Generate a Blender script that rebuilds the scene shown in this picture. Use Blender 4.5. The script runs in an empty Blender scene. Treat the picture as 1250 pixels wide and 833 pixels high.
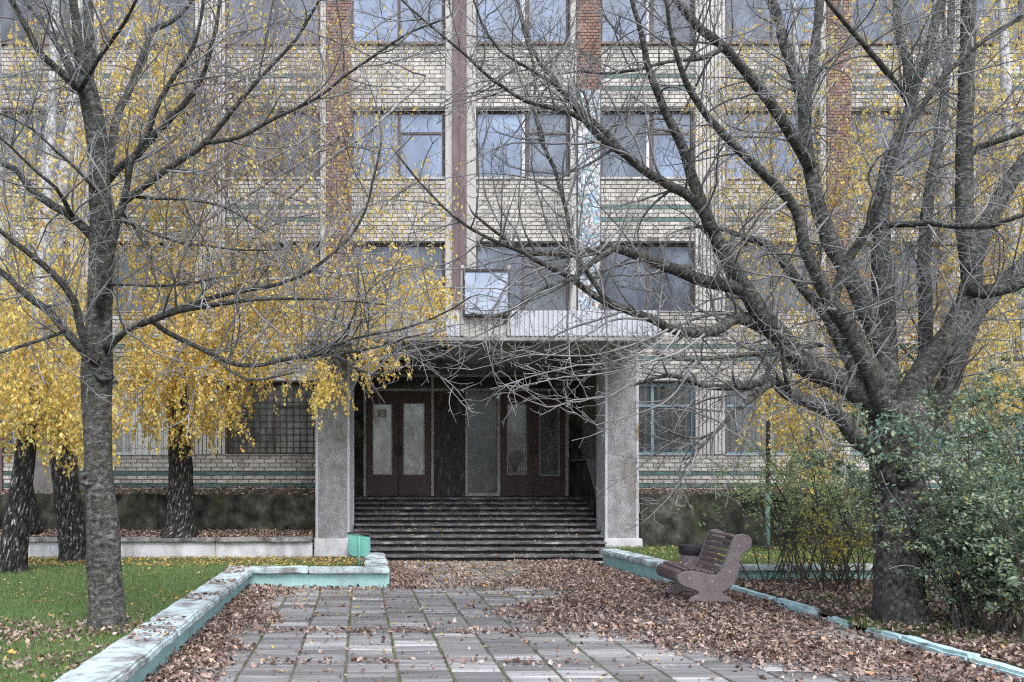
import bpy, bmesh, math, random
import numpy as np
from mathutils import Vector, Matrix, noise as mnoise

S = bpy.context.scene
COL = S.collection
R = math.radians
rng = random.Random(11)
nrg = np.random.default_rng(7)

# ------------------------------------------------------------ camera, sky, sun, exposure
EYE = 1.55; F = 1050.0; U0 = 440.0; V0 = 583.0          # eye height, focal length in photo px, foot of the view axis
cam = bpy.data.cameras.new('camera'); camo = bpy.data.objects.new('camera', cam); COL.objects.link(camo)
cam.sensor_width = 36; cam.lens = F / 1250 * 36
cam.shift_x = (625 - U0) / 1250; cam.shift_y = (V0 - 416.5) / 1250
cam.clip_start = 0.1; cam.clip_end = 3000
camo.location = (0, 0, EYE); camo.rotation_euler = (R(90), 0, 0)
S.camera = camo

SUN_EL, SUN_AZ = 52, 165
W = bpy.data.worlds.new('World'); S.world = W; W.use_nodes = True
wn = W.node_tree.nodes; wl = W.node_tree.links
sky = wn.new('ShaderNodeTexSky'); sky.sky_type = 'NISHITA'; sky.sun_disc = False
sky.sun_elevation = R(SUN_EL); sky.sun_rotation = R(SUN_AZ)
sky.air_density = 1.0; sky.dust_density = 2.0; sky.ozone_density = 1.5
hs = wn.new('ShaderNodeHueSaturation'); hs.inputs['Saturation'].default_value = 0.62
wl.new(sky.outputs[0], hs.inputs['Color']); wl.new(hs.outputs[0], wn['Background'].inputs['Color'])
wn['Background'].inputs['Strength'].default_value = 0.13
sl = bpy.data.lights.new('sun', 'SUN'); sl.energy = 1.15; sl.angle = R(30); sl.color = (1, .99, .98)
slo = bpy.data.objects.new('sun', sl); COL.objects.link(slo)
slo.rotation_euler = (R(90 - SUN_EL), 0, R(180 - SUN_AZ))
slo.location = (0, -10, 30)
S.view_settings.view_transform = 'Standard'; S.view_settings.look = 'None'
S.cycles.use_denoising = False; S.cycles.use_adaptive_sampling = False; S.cycles.filter_width = 1.15; S.cycles.sample_clamp_indirect = 4
S.cycles.max_bounces = 14; S.cycles.diffuse_bounces = 8
S.view_settings.exposure = 1.42; S.view_settings.gamma = 1

def P(u, v, Y):                                           # a point at distance Y seen at photo pixel (u, v)
    return Vector(((u - U0) * Y / F, Y, EYE - (v - V0) * Y / F))

# ------------------------------------------------------------ materials
def newmat(name):
    m = bpy.data.materials.new(name); m.use_nodes = True
    return m, m.node_tree.nodes, m.node_tree.links, m.node_tree.nodes['Principled BSDF']

def ramp(n, stops):
    r = n.new('ShaderNodeValToRGB'); e = r.color_ramp.elements
    while len(e) < len(stops): e.new(0.5)
    for k, (p, c) in enumerate(stops):
        e[k].position = p; e[k].color = (*c, 1)
    return r

def mapped(n, l, coord, scale):
    if coord == 'World':
        g = n.new('ShaderNodeNewGeometry'); out = g.outputs['Position']
    else:
        t = n.new('ShaderNodeTexCoord'); out = t.outputs[coord]
    mp = n.new('ShaderNodeMapping'); mp.inputs['Scale'].default_value = scale
    l.new(out, mp.inputs['Vector'])
    return mp.outputs[0]

def noise(n, l, vec, scale, detail=6, rough=.6, dist=0):
    t = n.new('ShaderNodeTexNoise'); t.inputs['Scale'].default_value = scale
    t.inputs['Detail'].default_value = detail; t.inputs['Roughness'].default_value = rough
    t.inputs['Distortion'].default_value = dist
    l.new(vec, t.inputs['Vector'])
    return t.outputs['Fac']

def mixc(n, l, fac, a, b, mode='MIX'):
    m = n.new('ShaderNodeMix'); m.data_type = 'RGBA'; m.blend_type = mode
    for s, x in ((m.inputs[0], fac), (m.inputs[6], a), (m.inputs[7], b)):
        if isinstance(x, (int, float)): s.default_value = x
        elif isinstance(x, tuple): s.default_value = (*x, 1)
        else: l.new(x, s)
    return m.outputs[2]

def rnd(n, l, kind):
    if kind == 'object':
        return n.new('ShaderNodeObjectInfo').outputs['Random']
    if kind == 'island':
        return n.new('ShaderNodeNewGeometry').outputs['Random Per Island']
    a = n.new('ShaderNodeMath'); a.operation = 'ADD'
    l.new(n.new('ShaderNodeObjectInfo').outputs['Random'], a.inputs[0])
    l.new(n.new('ShaderNodeNewGeometry').outputs['Random Per Island'], a.inputs[1])
    f = n.new('ShaderNodeMath'); f.operation = 'FRACT'; l.new(a.outputs[0], f.inputs[0])
    return f.outputs[0]

def mat(name, stops, scale=4, stretch=(1, 1, 1), coord='World', rough=.85, spec=.3, metal=0, bump=.3, bscale=None,
        stain=None, stain_scale=.8, stain_lo=.5, stain_hi=.7, speck=None, randv=None, randk='both', detail=8):
    m, n, l, b = newmat(name)
    v = mapped(n, l, coord, stretch)
    f = noise(n, l, v, scale, detail)
    r = ramp(n, stops); l.new(f, r.inputs[0]); c = r.outputs[0]
    if randv:
        rr = n.new('ShaderNodeMapRange'); l.new(rnd(n, l, randk), rr.inputs[0])
        rr.inputs[3].default_value = 1 - randv; rr.inputs[4].default_value = 1 + randv
        h = n.new('ShaderNodeHueSaturation'); l.new(rr.outputs[0], h.inputs['Value']); l.new(c, h.inputs['Color']); c = h.outputs[0]
    if speck:
        vo = n.new('ShaderNodeTexVoronoi'); vo.inputs['Scale'].default_value = speck[1]; l.new(mapped(n, l, coord, (1, 1, 1)), vo.inputs['Vector'])
        sr = n.new('ShaderNodeMapRange'); l.new(vo.outputs['Color'], sr.inputs[0])
        sr.inputs[1].default_value = speck[2]; sr.inputs[2].default_value = speck[2] + .15
        c = mixc(n, l, sr.outputs[0], c, speck[0])
    if stain:
        f2 = noise(n, l, mapped(n, l, 'World', (1, 1, .5)), stain_scale, 9, .68)
        sr = n.new('ShaderNodeMapRange'); l.new(f2, sr.inputs[0]); sr.inputs[1].default_value = stain_lo; sr.inputs[2].default_value = stain_hi
        c = mixc(n, l, sr.outputs[0], c, stain)
    l.new(c, b.inputs['Base Color'])
    b.inputs['Roughness'].default_value = rough; b.inputs['Specular IOR Level'].default_value = spec; b.inputs['Metallic'].default_value = metal
    if bump:
        bf = noise(n, l, v, bscale or scale * 3, 8, .7)
        bp = n.new('ShaderNodeBump'); bp.inputs['Strength'].default_value = bump; bp.inputs['Distance'].default_value = .02
        l.new(bf, bp.inputs['Height']); l.new(bp.outputs[0], b.inputs['Normal'])
    return m

def leafmat(name, stops, transl=.35, rough=.65):
    m, n, l, b = newmat(name)
    r = ramp(n, stops); l.new(rnd(n, l, 'island'), r.inputs[0])
    l.new(r.outputs[0], b.inputs['Base Color']); b.inputs['Roughness'].default_value = rough; b.inputs['Specular IOR Level'].default_value = .25
    if transl:
        t = n.new('ShaderNodeBsdfTranslucent'); l.new(r.outputs[0], t.inputs[0])
        mx = n.new('ShaderNodeMixShader'); mx.inputs[0].default_value = transl
        l.new(b.outputs[0], mx.inputs[1]); l.new(t.outputs[0], mx.inputs[2]); l.new(mx.outputs[0], n['Material Output'].inputs[0])
    return m

def barkmat(name, dark, mid, light, stretch, nscale, moss=None, bump=.6, lo=.35, hi=.7, moss_lo=.5, iso=0, isow=.55):
    m, n, l, b = newmat(name)
    v = mapped(n, l, 'UV', stretch)
    f = noise(n, l, v, nscale, 10, .7, .3)
    if iso:
        fi = noise(n, l, mapped(n, l, 'World', (1, 1, .8)), iso, 9, .72, .2)
        mm = n.new('ShaderNodeMix'); mm.inputs[0].default_value = isow; l.new(f, mm.inputs[2]); l.new(fi, mm.inputs[3]); f = mm.outputs[0]
    r = ramp(n, [(lo, dark), ((lo + hi) / 2, mid), (hi, light)]); l.new(f, r.inputs[0]); c = r.outputs[0]
    f3 = noise(n, l, mapped(n, l, 'World', (1, 1, 1)), 1.7, 4)
    mr = n.new('ShaderNodeMapRange'); l.new(f3, mr.inputs[0]); mr.inputs[1].default_value = .35; mr.inputs[2].default_value = .7
    mr.inputs[3].default_value = .7; mr.inputs[4].default_value = 1.35
    h = n.new('ShaderNodeHueSaturation'); l.new(mr.outputs[0], h.inputs['Value']); l.new(c, h.inputs['Color']); c = h.outputs[0]
    if moss:
        f2 = noise(n, l, mapped(n, l, 'World', (1, 1, 1)), 5, 7, .7)
        sr = n.new('ShaderNodeMapRange'); l.new(f2, sr.inputs[0]); sr.inputs[1].default_value = moss_lo; sr.inputs[2].default_value = moss_lo + .2
        sr.inputs[4].default_value = .7
        c = mixc(n, l, sr.outputs[0], c, moss)
    l.new(c, b.inputs['Base Color']); b.inputs['Roughness'].default_value = .85; b.inputs['Specular IOR Level'].default_value = .25
    f4 = noise(n, l, v, nscale * 2.2, 9, .7)
    ad = n.new('ShaderNodeMath'); ad.operation = 'ADD'; l.new(f, ad.inputs[0]); l.new(f4, ad.inputs[1])
    bp = n.new('ShaderNodeBump'); bp.inputs['Strength'].default_value = bump; bp.inputs['Distance'].default_value = .03
    l.new(ad.outputs[0], bp.inputs['Height']); l.new(bp.outputs[0], b.inputs['Normal'])
    return m

def glassmat(name, a, bcol, refl=.35, rough=.06, scale=.7):  # reflected sky and trees are painted into the base colour as noise
    m, n, l, b = newmat(name)
    f = noise(n, l, mapped(n, l, 'World', (1, 1, .5)), scale * 1.6, 6, .62, .8)
    r = ramp(n, [(.36, tuple(x * .55 for x in a)), (.48, a), (.62, bcol)]); l.new(f, r.inputs[0]); l.new(r.outputs[0], b.inputs['Base Color'])
    b.inputs['Roughness'].default_value = .5; b.inputs['Specular IOR Level'].default_value = .3
    g = n.new('ShaderNodeBsdfGlossy'); g.inputs['Roughness'].default_value = rough; g.inputs['Color'].default_value = (.85, .92, 1, 1)
    bp = n.new('ShaderNodeBump'); bp.inputs['Strength'].default_value = .06; bp.inputs['Distance'].default_value = .05
    l.new(noise(n, l, mapped(n, l, 'World', (1, 1, 1)), 2.2, 2), bp.inputs['Height']); l.new(bp.outputs[0], g.inputs['Normal'])
    mx = n.new('ShaderNodeMixShader'); mx.inputs[0].default_value = refl
    l.new(b.outputs[0], mx.inputs[1]); l.new(g.outputs[0], mx.inputs[2]); l.new(mx.outputs[0], n['Material Output'].inputs[0])
    return m

MT = {}
MT['brick'] = mat('cream_brick', [(.3, (.36, .342, .312)), (.7, (.49, .47, .435))], 9, bump=.25, bscale=60, randv=.22, stain=(.19, .172, .155), stain_scale=1.1, stain_lo=.50, stain_hi=.78)
MT['greenbrick'] = mat('green_glazed_brick', [(.3, (.06, .12, .115)), (.7, (.11, .19, .178))], 7, rough=.5, bump=.2, randv=.2, stain=(.05, .05, .045), stain_lo=.5, stain_hi=.75)
MT['redbrick'] = mat('red_brick', [(.3, (.20, .105, .082)), (.7, (.31, .185, .145))], 9, bump=.25, bscale=60, randv=.3, stain=(.20, .13, .105), stain_scale=1.6, stain_lo=.45, stain_hi=.7)
MT['mortar'] = mat('dirty_mortar', [(.3, (.10, .093, .085)), (.7, (.18, .168, .155))], 12, bump=.3)
MT['ribs'] = mat('ribbed_white_panel', [(.3, (.40, .387, .365)), (.7, (.50, .487, .465))], 5, stretch=(1, 1, .25), bump=.15, stain=(.30, .28, .26), stain_lo=.5, stain_hi=.75)
MT['maroon'] = mat('maroon_painted_metal', [(.3, (.095, .062, .066)), (.7, (.155, .108, .11))], 4, stretch=(1, 1, .3), rough=.6, bump=.1, stain=(.2, .16, .15), stain_lo=.55, stain_hi=.8)
MT['jamb'] = mat('pale_concrete_jamb', [(.3, (.33, .32, .305)), (.7, (.45, .44, .42))], 5, stretch=(1, 1, .4), bump=.25)
MT['stucco'] = mat('pebble_dash_stucco', [(.3, (.20, .198, .20)), (.7, (.40, .398, .41))], 7, stretch=(1, 1, .7), bump=.9, bscale=70, speck=((.14, .138, .135), 120, .68), stain=(.15, .13, .10), stain_scale=1.4, stain_lo=.50, stain_hi=.72)
MT['edge'] = mat('column_edge_cement', [(.3, (.36, .365, .39)), (.7, (.50, .505, .53))], 6, stretch=(1, 1, .3), bump=.25, stain=(.20, .16, .07), stain_scale=2.2, stain_lo=.56, stain_hi=.68)
MT['whitewash'] = mat('whitewashed_concrete', [(.3, (.42, .42, .44)), (.7, (.62, .62, .64))], 5, stretch=(1, 1, .4), bump=.3, stain=(.22, .20, .17), stain_scale=1.5, stain_lo=.5, stain_hi=.7)
MT['cope_white'] = mat('weathered_pale_coping', [(.3, (.17, .165, .16)), (.7, (.34, .33, .325))], 6, bump=.4, stain=(.09, .083, .078), stain_scale=2.5, stain_lo=.48, stain_hi=.6)
MT['turq'] = mat('turquoise_painted_concrete', [(.3, (.27, .45, .43)), (.7, (.37, .58, .55))], 5, stretch=(1, 1, .6), bump=.35, stain=(.26, .30, .28), stain_scale=2.4, stain_lo=.55, stain_hi=.75)
MT['cope_turq'] = mat('worn_pale_blue_coping', [(.32, (.30, .30, .295)), (.43, (.42, .46, .46)), (.54, (.50, .62, .64))], 4.2, bump=.6, bscale=25, stain=(.20, .195, .188), stain_scale=3.6, stain_lo=.46, stain_hi=.6)
MT['kerbblue'] = mat('light_blue_kerb_paint', [(.25, (.34, .43, .43)), (.5, (.44, .62, .63)), (.75, (.54, .71, .73))], 6, bump=.5, stain=(.2, .19, .17), stain_scale=4, stain_lo=.54, stain_hi=.66)
MT['darkcon'] = mat('mossy_dark_concrete', [(.38, (.010, .010, .009)), (.48, (.035, .034, .028)), (.56, (.058, .056, .046)), (.68, (.115, .11, .095))], 3.2, stretch=(1.1, 1, 1), bump=1.0, bscale=9, stain=(.05, .058, .025), stain_scale=2.2, stain_lo=.55, stain_hi=.68)
MT['greycon'] = mat('grey_concrete', [(.3, (.13, .125, .12)), (.7, (.24, .23, .22))], 4, bump=.5, stain=(.08, .08, .07), stain_lo=.5, stain_hi=.7)
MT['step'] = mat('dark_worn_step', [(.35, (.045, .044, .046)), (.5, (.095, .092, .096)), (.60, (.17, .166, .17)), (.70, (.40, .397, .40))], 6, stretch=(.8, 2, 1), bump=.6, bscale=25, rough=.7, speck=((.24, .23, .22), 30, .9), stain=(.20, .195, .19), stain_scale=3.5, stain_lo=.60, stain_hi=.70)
MT['shaderiser'] = mat('shade_darkened_riser', [(.35, (.02, .02, .021)), (.58, (.055, .053, .055)), (.72, (.17, .166, .166))], 6, stretch=(.8, 1, 1.4), bump=.6, bscale=25, stain=(.15, .145, .14), stain_scale=3, stain_lo=.62, stain_hi=.7)  # darkened to stand for the shade under the step nosings
MT['soffit'] = mat('blotched_soffit', [(.3, (.28, .265, .262)), (.7, (.40, .38, .375))], 3, bump=.2, stain=(.07, .062, .062), stain_lo=.5, stain_hi=.7)  # grey boards with darker random blotches
MT['fascia'] = mat('corrugated_grey_steel', [(.3, (.38, .395, .43)), (.7, (.48, .495, .535))], 3, stretch=(1, 1, .2), rough=.55, bump=.1, stain=(.28, .27, .27), stain_scale=1.2, stain_lo=.5, stain_hi=.75)
MT['slab'] = mat('canopy_slab_concrete', [(.3, (.22, .215, .215)), (.7, (.36, .35, .35))], 5, bump=.4, stain=(.12, .115, .11), stain_scale=2, stain_lo=.48, stain_hi=.65)
MT['doorwood'] = mat('dark_brown_door_paint', [(.3, (.062, .038, .036)), (.7, (.10, .066, .062))], 5, stretch=(1, 1, .25), rough=.55, bump=.2, bscale=30)
MT['scratched'] = mat('scratched_brown_panel', [(.40, (.030, .022, .022)), (.56, (.055, .042, .042)), (.68, (.19, .17, .165))], 7, stretch=(1.6, 1, .5), rough=.6, bump=.3)
MT['doorframe'] = mat('weathered_grey_frame', [(.3, (.28, .272, .256)), (.7, (.48, .465, .44))], 8, stretch=(1, 1, .3), bump=.3)
MT['doorglass'] = glassmat('reflection_painted_door_glass', (.10, .105, .115), (.34, .355, .38), .08, .1, 3)  # branch reflections painted as a mottled pattern in the glass colour
MT['rightglass'] = glassmat('grey_reflection_mottled_door_glass', (.10, .103, .11), (.19, .195, .205), .07, .12, 1.6)  # same painted reflection pattern, duller and more even
MT['dullglass'] = glassmat('dull_dark_glass', (.032, .034, .037), (.085, .088, .093), .05, .2, 4)  # dark grey glass with slightly paler mottling
MT['transomglass'] = glassmat('black_transom_glass', (.012, .012, .014), (.03, .03, .032), .05, .12, 3)
MT['bluepane'] = glassmat('bluish_window_pane', (.085, .122, .20), (.18, .245, .37), .08, .07, .45)  # brightness of the reflected sky put into the blue diffuse colour
MT['greypane'] = glassmat('greyish_window_pane', (.048, .06, .085), (.11, .135, .18), .05, .08, .6)
MT['darkpane'] = glassmat('dark_window_pane', (.03, .033, .037), (.075, .08, .088), .06, .1, .9)
MT['grillpane'] = glassmat('grey_grille_pane', (.09, .097, .10), (.17, .178, .18), .06, .1, 1.4)  # lighter grey pane with mottled tone
MT['bushstem'] = mat('dark_bush_stem', [(.35, (.04, .034, .03)), (.65, (.11, .10, .085))], 5, bump=0)
MT['paleglass'] = glassmat('pale_window_pane', (.22, .22, .21), (.36, .35, .33), .15, .1, 1.5)  # pale pane with mottled tone
MT['brownframe'] = mat('old_brown_window_frame', [(.3, (.07, .055, .055)), (.7, (.13, .105, .10))], 8, stretch=(1, 1, .3), bump=.2)
MT['whiteframe'] = mat('white_window_frame', [(.3, (.42, .44, .47)), (.7, (.56, .58, .61))], 8, rough=.5, bump=.1)
MT['blueframe'] = mat('faded_blue_window_frame', [(.3, (.16, .27, .33)), (.7, (.29, .42, .48))], 8, stretch=(1, 1, .3), bump=.25)
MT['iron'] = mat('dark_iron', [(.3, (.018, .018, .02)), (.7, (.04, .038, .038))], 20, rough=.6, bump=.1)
MT['greyiron'] = mat('grey_painted_iron', [(.3, (.14, .15, .16)), (.7, (.24, .25, .26))], 20, rough=.6, bump=.1)
MT['sill'] = mat('rusty_tin_sill', [(.3, (.13, .10, .09)), (.7, (.22, .17, .145))], 6, bump=.2)
MT['board'] = mat('pale_blue_white_board', [(.35, (.27, .32, .42)), (.65, (.40, .46, .56))], 1.8, rough=.75, spec=.1, bump=.03, stain=(.30, .32, .36), stain_scale=3, stain_lo=.54, stain_hi=.72)
MT['soil'] = mat('dark_soil', [(.3, (.045, .036, .026)), (.7, (.10, .082, .06))], 7, bump=.9, bscale=25)
MT['lawnbase'] = mat('lawn_soil', [(.3, (.035, .055, .018)), (.7, (.075, .10, .035))], 3, bump=.8, bscale=30, stain=(.09, .07, .045), stain_scale=1.3, stain_lo=.5, stain_hi=.65)
MT['ground'] = mat('rough_ground', [(.3, (.05, .06, .025)), (.7, (.11, .10, .06))], 1.2, bump=.6)
MT['joint'] = mat('sandy_joint_soil', [(.3, (.10, .09, .07)), (.7, (.19, .17, .13))], 10, bump=.7, stain=(.055, .075, .03), stain_scale=5, stain_lo=.5, stain_hi=.62)
MT['benchcon'] = mat('mauve_terrazzo_concrete', [(.3, (.195, .162, .165)), (.7, (.285, .24, .242))], 8, bump=.35, bscale=80, speck=((.30, .26, .25), 120, .72))
MT['bencwood'] = mat('brown_bench_slat', [(.3, (.10, .074, .072)), (.7, (.18, .14, .136))], 6, stretch=(6, .5, 6), rough=.45, bump=.15, randv=.2, randk='object')
MT['bolt'] = mat('bright_bolt', [(.3, (.65, .65, .65)), (.7, (.75, .75, .75))], 8, rough=.35, bump=0)
MT['liner'] = mat('black_bin_liner', [(.3, (.010, .011, .013)), (.7, (.022, .023, .027))], 12, rough=.3, spec=.5, bump=.9, bscale=22)
MT['greenbin'] = mat('green_enamel_bin', [(.3, (.10, .30, .25)), (.7, (.16, .40, .33))], 7, rough=.5, bump=.12, stain=(.07, .13, .11), stain_scale=7, stain_lo=.6, stain_hi=.7)
MT['rustpost'] = mat('rusty_brown_post', [(.3, (.055, .035, .03)), (.7, (.10, .065, .055))], 12, bump=.3)
MT['greenpost'] = mat('flaking_green_post', [(.3, (.12, .24, .20)), (.7, (.20, .34, .29))], 12, bump=.3, stain=(.07, .05, .04), stain_scale=8, stain_lo=.58, stain_hi=.66)
MT['cherry'] = barkmat('cherry_bark', (.022, .021, .019), (.090, .089, .08), (.24, .237, .225), (.9, 5.5, 1), 5.0, moss=(.10, .11, .07), bump=1.0, lo=.41, hi=.62, moss_lo=.54, iso=30, isow=.42)
MT['cherrydark'] = barkmat('old_cherry_bark', (.022, .020, .019), (.105, .096, .09), (.33, .315, .30), (1.0, 2.2, 1), 6.5, moss=(.055, .058, .04), bump=1.0, lo=.42, hi=.64, moss_lo=.56, iso=18)
MT['twig'] = mat('grey_twig', [(.35, (.085, .082, .08)), (.65, (.30, .297, .30))], 3.5, bump=0, rough=.7)
MT['palebark'] = mat('pale_twig', [(.35, (.12, .115, .11)), (.65, (.28, .275, .28))], 4, bump=0, rough=.7)
MT['birchlow'] = barkmat('furrowed_birch_bark', (.012, .011, .010), (.055, .05, .047), (.62, .61, .60), (1.1, .8, 1), 9, bump=1.0, lo=.46, hi=.66)
MT['birchhigh'] = barkmat('white_birch_bark', (.04, .038, .036), (.22, .22, .22), (.46, .46, .46), (1.0, 3.0, 1), 4, bump=.3, lo=.32, hi=.52)
MT['birchtwig'] = mat('purple_grey_birch_twig', [(.35, (.09, .078, .085)), (.65, (.20, .178, .19))], 3, bump=0, rough=.7)
MT['yellowleaf'] = leafmat('golden_birch_leaf', [(0, (.60, .43, .11)), (.3, (.79, .61, .17)), (.6, (.89, .74, .29)), (.8, (.64, .62, .24)), (.92, (.80, .52, .13)), (.98, (.58, .28, .12)), (1, (.84, .74, .40))], .5)
MT['bushleaf'] = leafmat('grey_green_bush_leaf', [(0, (.14, .20, .14)), (.4, (.22, .295, .215)), (.7, (.30, .385, .29)), (.94, (.33, .40, .19)), (.985, (.44, .39, .10)), (1, (.42, .25, .08))], .3, .5)
MT['roseleaf'] = leafmat('blue_green_rose_leaf', [(0, (.13, .22, .165)), (.5, (.21, .33, .25)), (.9, (.28, .41, .30)), (1, (.36, .36, .14))], .3, .5)
MT['midleaf'] = leafmat('olive_bush_leaf', [(0, (.21, .29, .15)), (.5, (.32, .42, .22)), (.88, (.42, .50, .26)), (.97, (.56, .53, .17)), (1, (.60, .50, .15))], .42, .5)
MT['yellowbush'] = leafmat('yellow_bush_leaf', [(0, (.40, .35, .06)), (.6, (.66, .54, .10)), (1, (.40, .40, .10))], .45, .5)
MT['litter'] = leafmat('dry_brown_leaf', [(0, (.05, .030, .025)), (.18, (.12, .074, .060)), (.38, (.22, .146, .120)), (.62, (.33, .236, .20)), (.82, (.44, .34, .295)), (.94, (.54, .45, .39)), (.975, (.50, .29, .14)), (1, (.62, .54, .46))], .12)
MT['goldlitter'] = leafmat('fallen_yellow_leaf', [(0, (.20, .12, .05)), (.3, (.33, .22, .09)), (.65, (.50, .38, .16)), (.85, (.58, .42, .08)), (1, (.40, .19, .09))], .15)
MT['grass'] = leafmat('lawn_grass_blade', [(0, (.095, .16, .055)), (.5, (.16, .25, .085)), (.85, (.23, .32, .125)), (1, (.36, .34, .19))], .3)
MT['weed'] = leafmat('weed_leaf', [(0, (.06, .12, .03)), (.7, (.12, .19, .05)), (1, (.30, .30, .08))], .3)

def tilemat():
    m, n, l, b = newmat('streaked_grey_paving')
    oi = n.new('ShaderNodeObjectInfo')
    g = n.new('ShaderNodeNewGeometry')
    mp = n.new('ShaderNodeMapping'); mp.inputs['Scale'].default_value = (.55, 7, 1); l.new(g.outputs['Position'], mp.inputs['Vector'])
    off = n.new('ShaderNodeVectorMath'); off.operation = 'ADD'; l.new(mp.outputs[0], off.inputs[0])
    sc = n.new('ShaderNodeMath'); sc.operation = 'MULTIPLY'; sc.inputs[1].default_value = 37
    l.new(rnd(n, l, 'both'), sc.inputs[0]); l.new(sc.outputs[0], off.inputs[1])
    f = noise(n, l, off.outputs[0], 1.6, 5, .6)
    r = ramp(n, [(.32, (.14, .138, .142)), (.50, (.20, .197, .20)), (.62, (.265, .26, .256)), (.74, (.34, .334, .325))]); l.new(f, r.inputs[0])
    rr = ramp(n, [(0, (.62,) * 3), (.3, (.85,) * 3), (.6, (1.0,) * 3), (.86, (1.2,) * 3), (.90, (1.5,) * 3), (1, (1.75,) * 3)]); l.new(rnd(n, l, 'both'), rr.inputs[0])
    h = n.new('ShaderNodeHueSaturation'); l.new(rr.outputs[0], h.inputs['Value']); l.new(r.outputs[0], h.inputs['Color'])
    f2 = noise(n, l, mapped(n, l, 'World', (1, 1, 1)), 1.4, 9, .7)
    sr = n.new('ShaderNodeMapRange'); l.new(f2, sr.inputs[0]); sr.inputs[1].default_value = .5; sr.inputs[2].default_value = .72; sr.inputs[4].default_value = .6
    c = mixc(n, l, sr.outputs[0], h.outputs[0], (.15, .135, .115))
    l.new(c, b.inputs['Base Color']); b.inputs['Roughness'].default_value = .75; b.inputs['Specular IOR Level'].default_value = .3
    bp = n.new('ShaderNodeBump'); bp.inputs['Strength'].default_value = .35; bp.inputs['Distance'].default_value = .02
    l.new(noise(n, l, off.outputs[0], 6, 8, .7), bp.inputs['Height']); l.new(bp.outputs[0], b.inputs['Normal'])
    return m
MT['tile'] = tilemat()

def mosaicmat():
    m, n, l, b = newmat('blue_white_mosaic')
    vo = n.new('ShaderNodeTexVoronoi'); vo.inputs['Scale'].default_value = 24; l.new(mapped(n, l, 'World', (1, 1, .7)), vo.inputs['Vector'])
    sp = n.new('ShaderNodeSeparateColor'); l.new(vo.outputs['Color'], sp.inputs[0])
    r = ramp(n, [(0, (.36, .37, .38)), (.34, (.28, .30, .32)), (.40, (.13, .22, .34)), (.56, (.28, .48, .60)), (.60, (.13, .08, .075)), (.72, (.20, .14, .13)), (.76, (.14, .30, .28)), (.84, (.56, .56, .54))])
    r.color_ramp.interpolation = 'CONSTANT'
    l.new(sp.outputs[0], r.inputs[0]); l.new(r.outputs[0], b.inputs['Base Color']); b.inputs['Roughness'].default_value = .4
    return m
MT['mosaic'] = mosaicmat()

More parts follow.
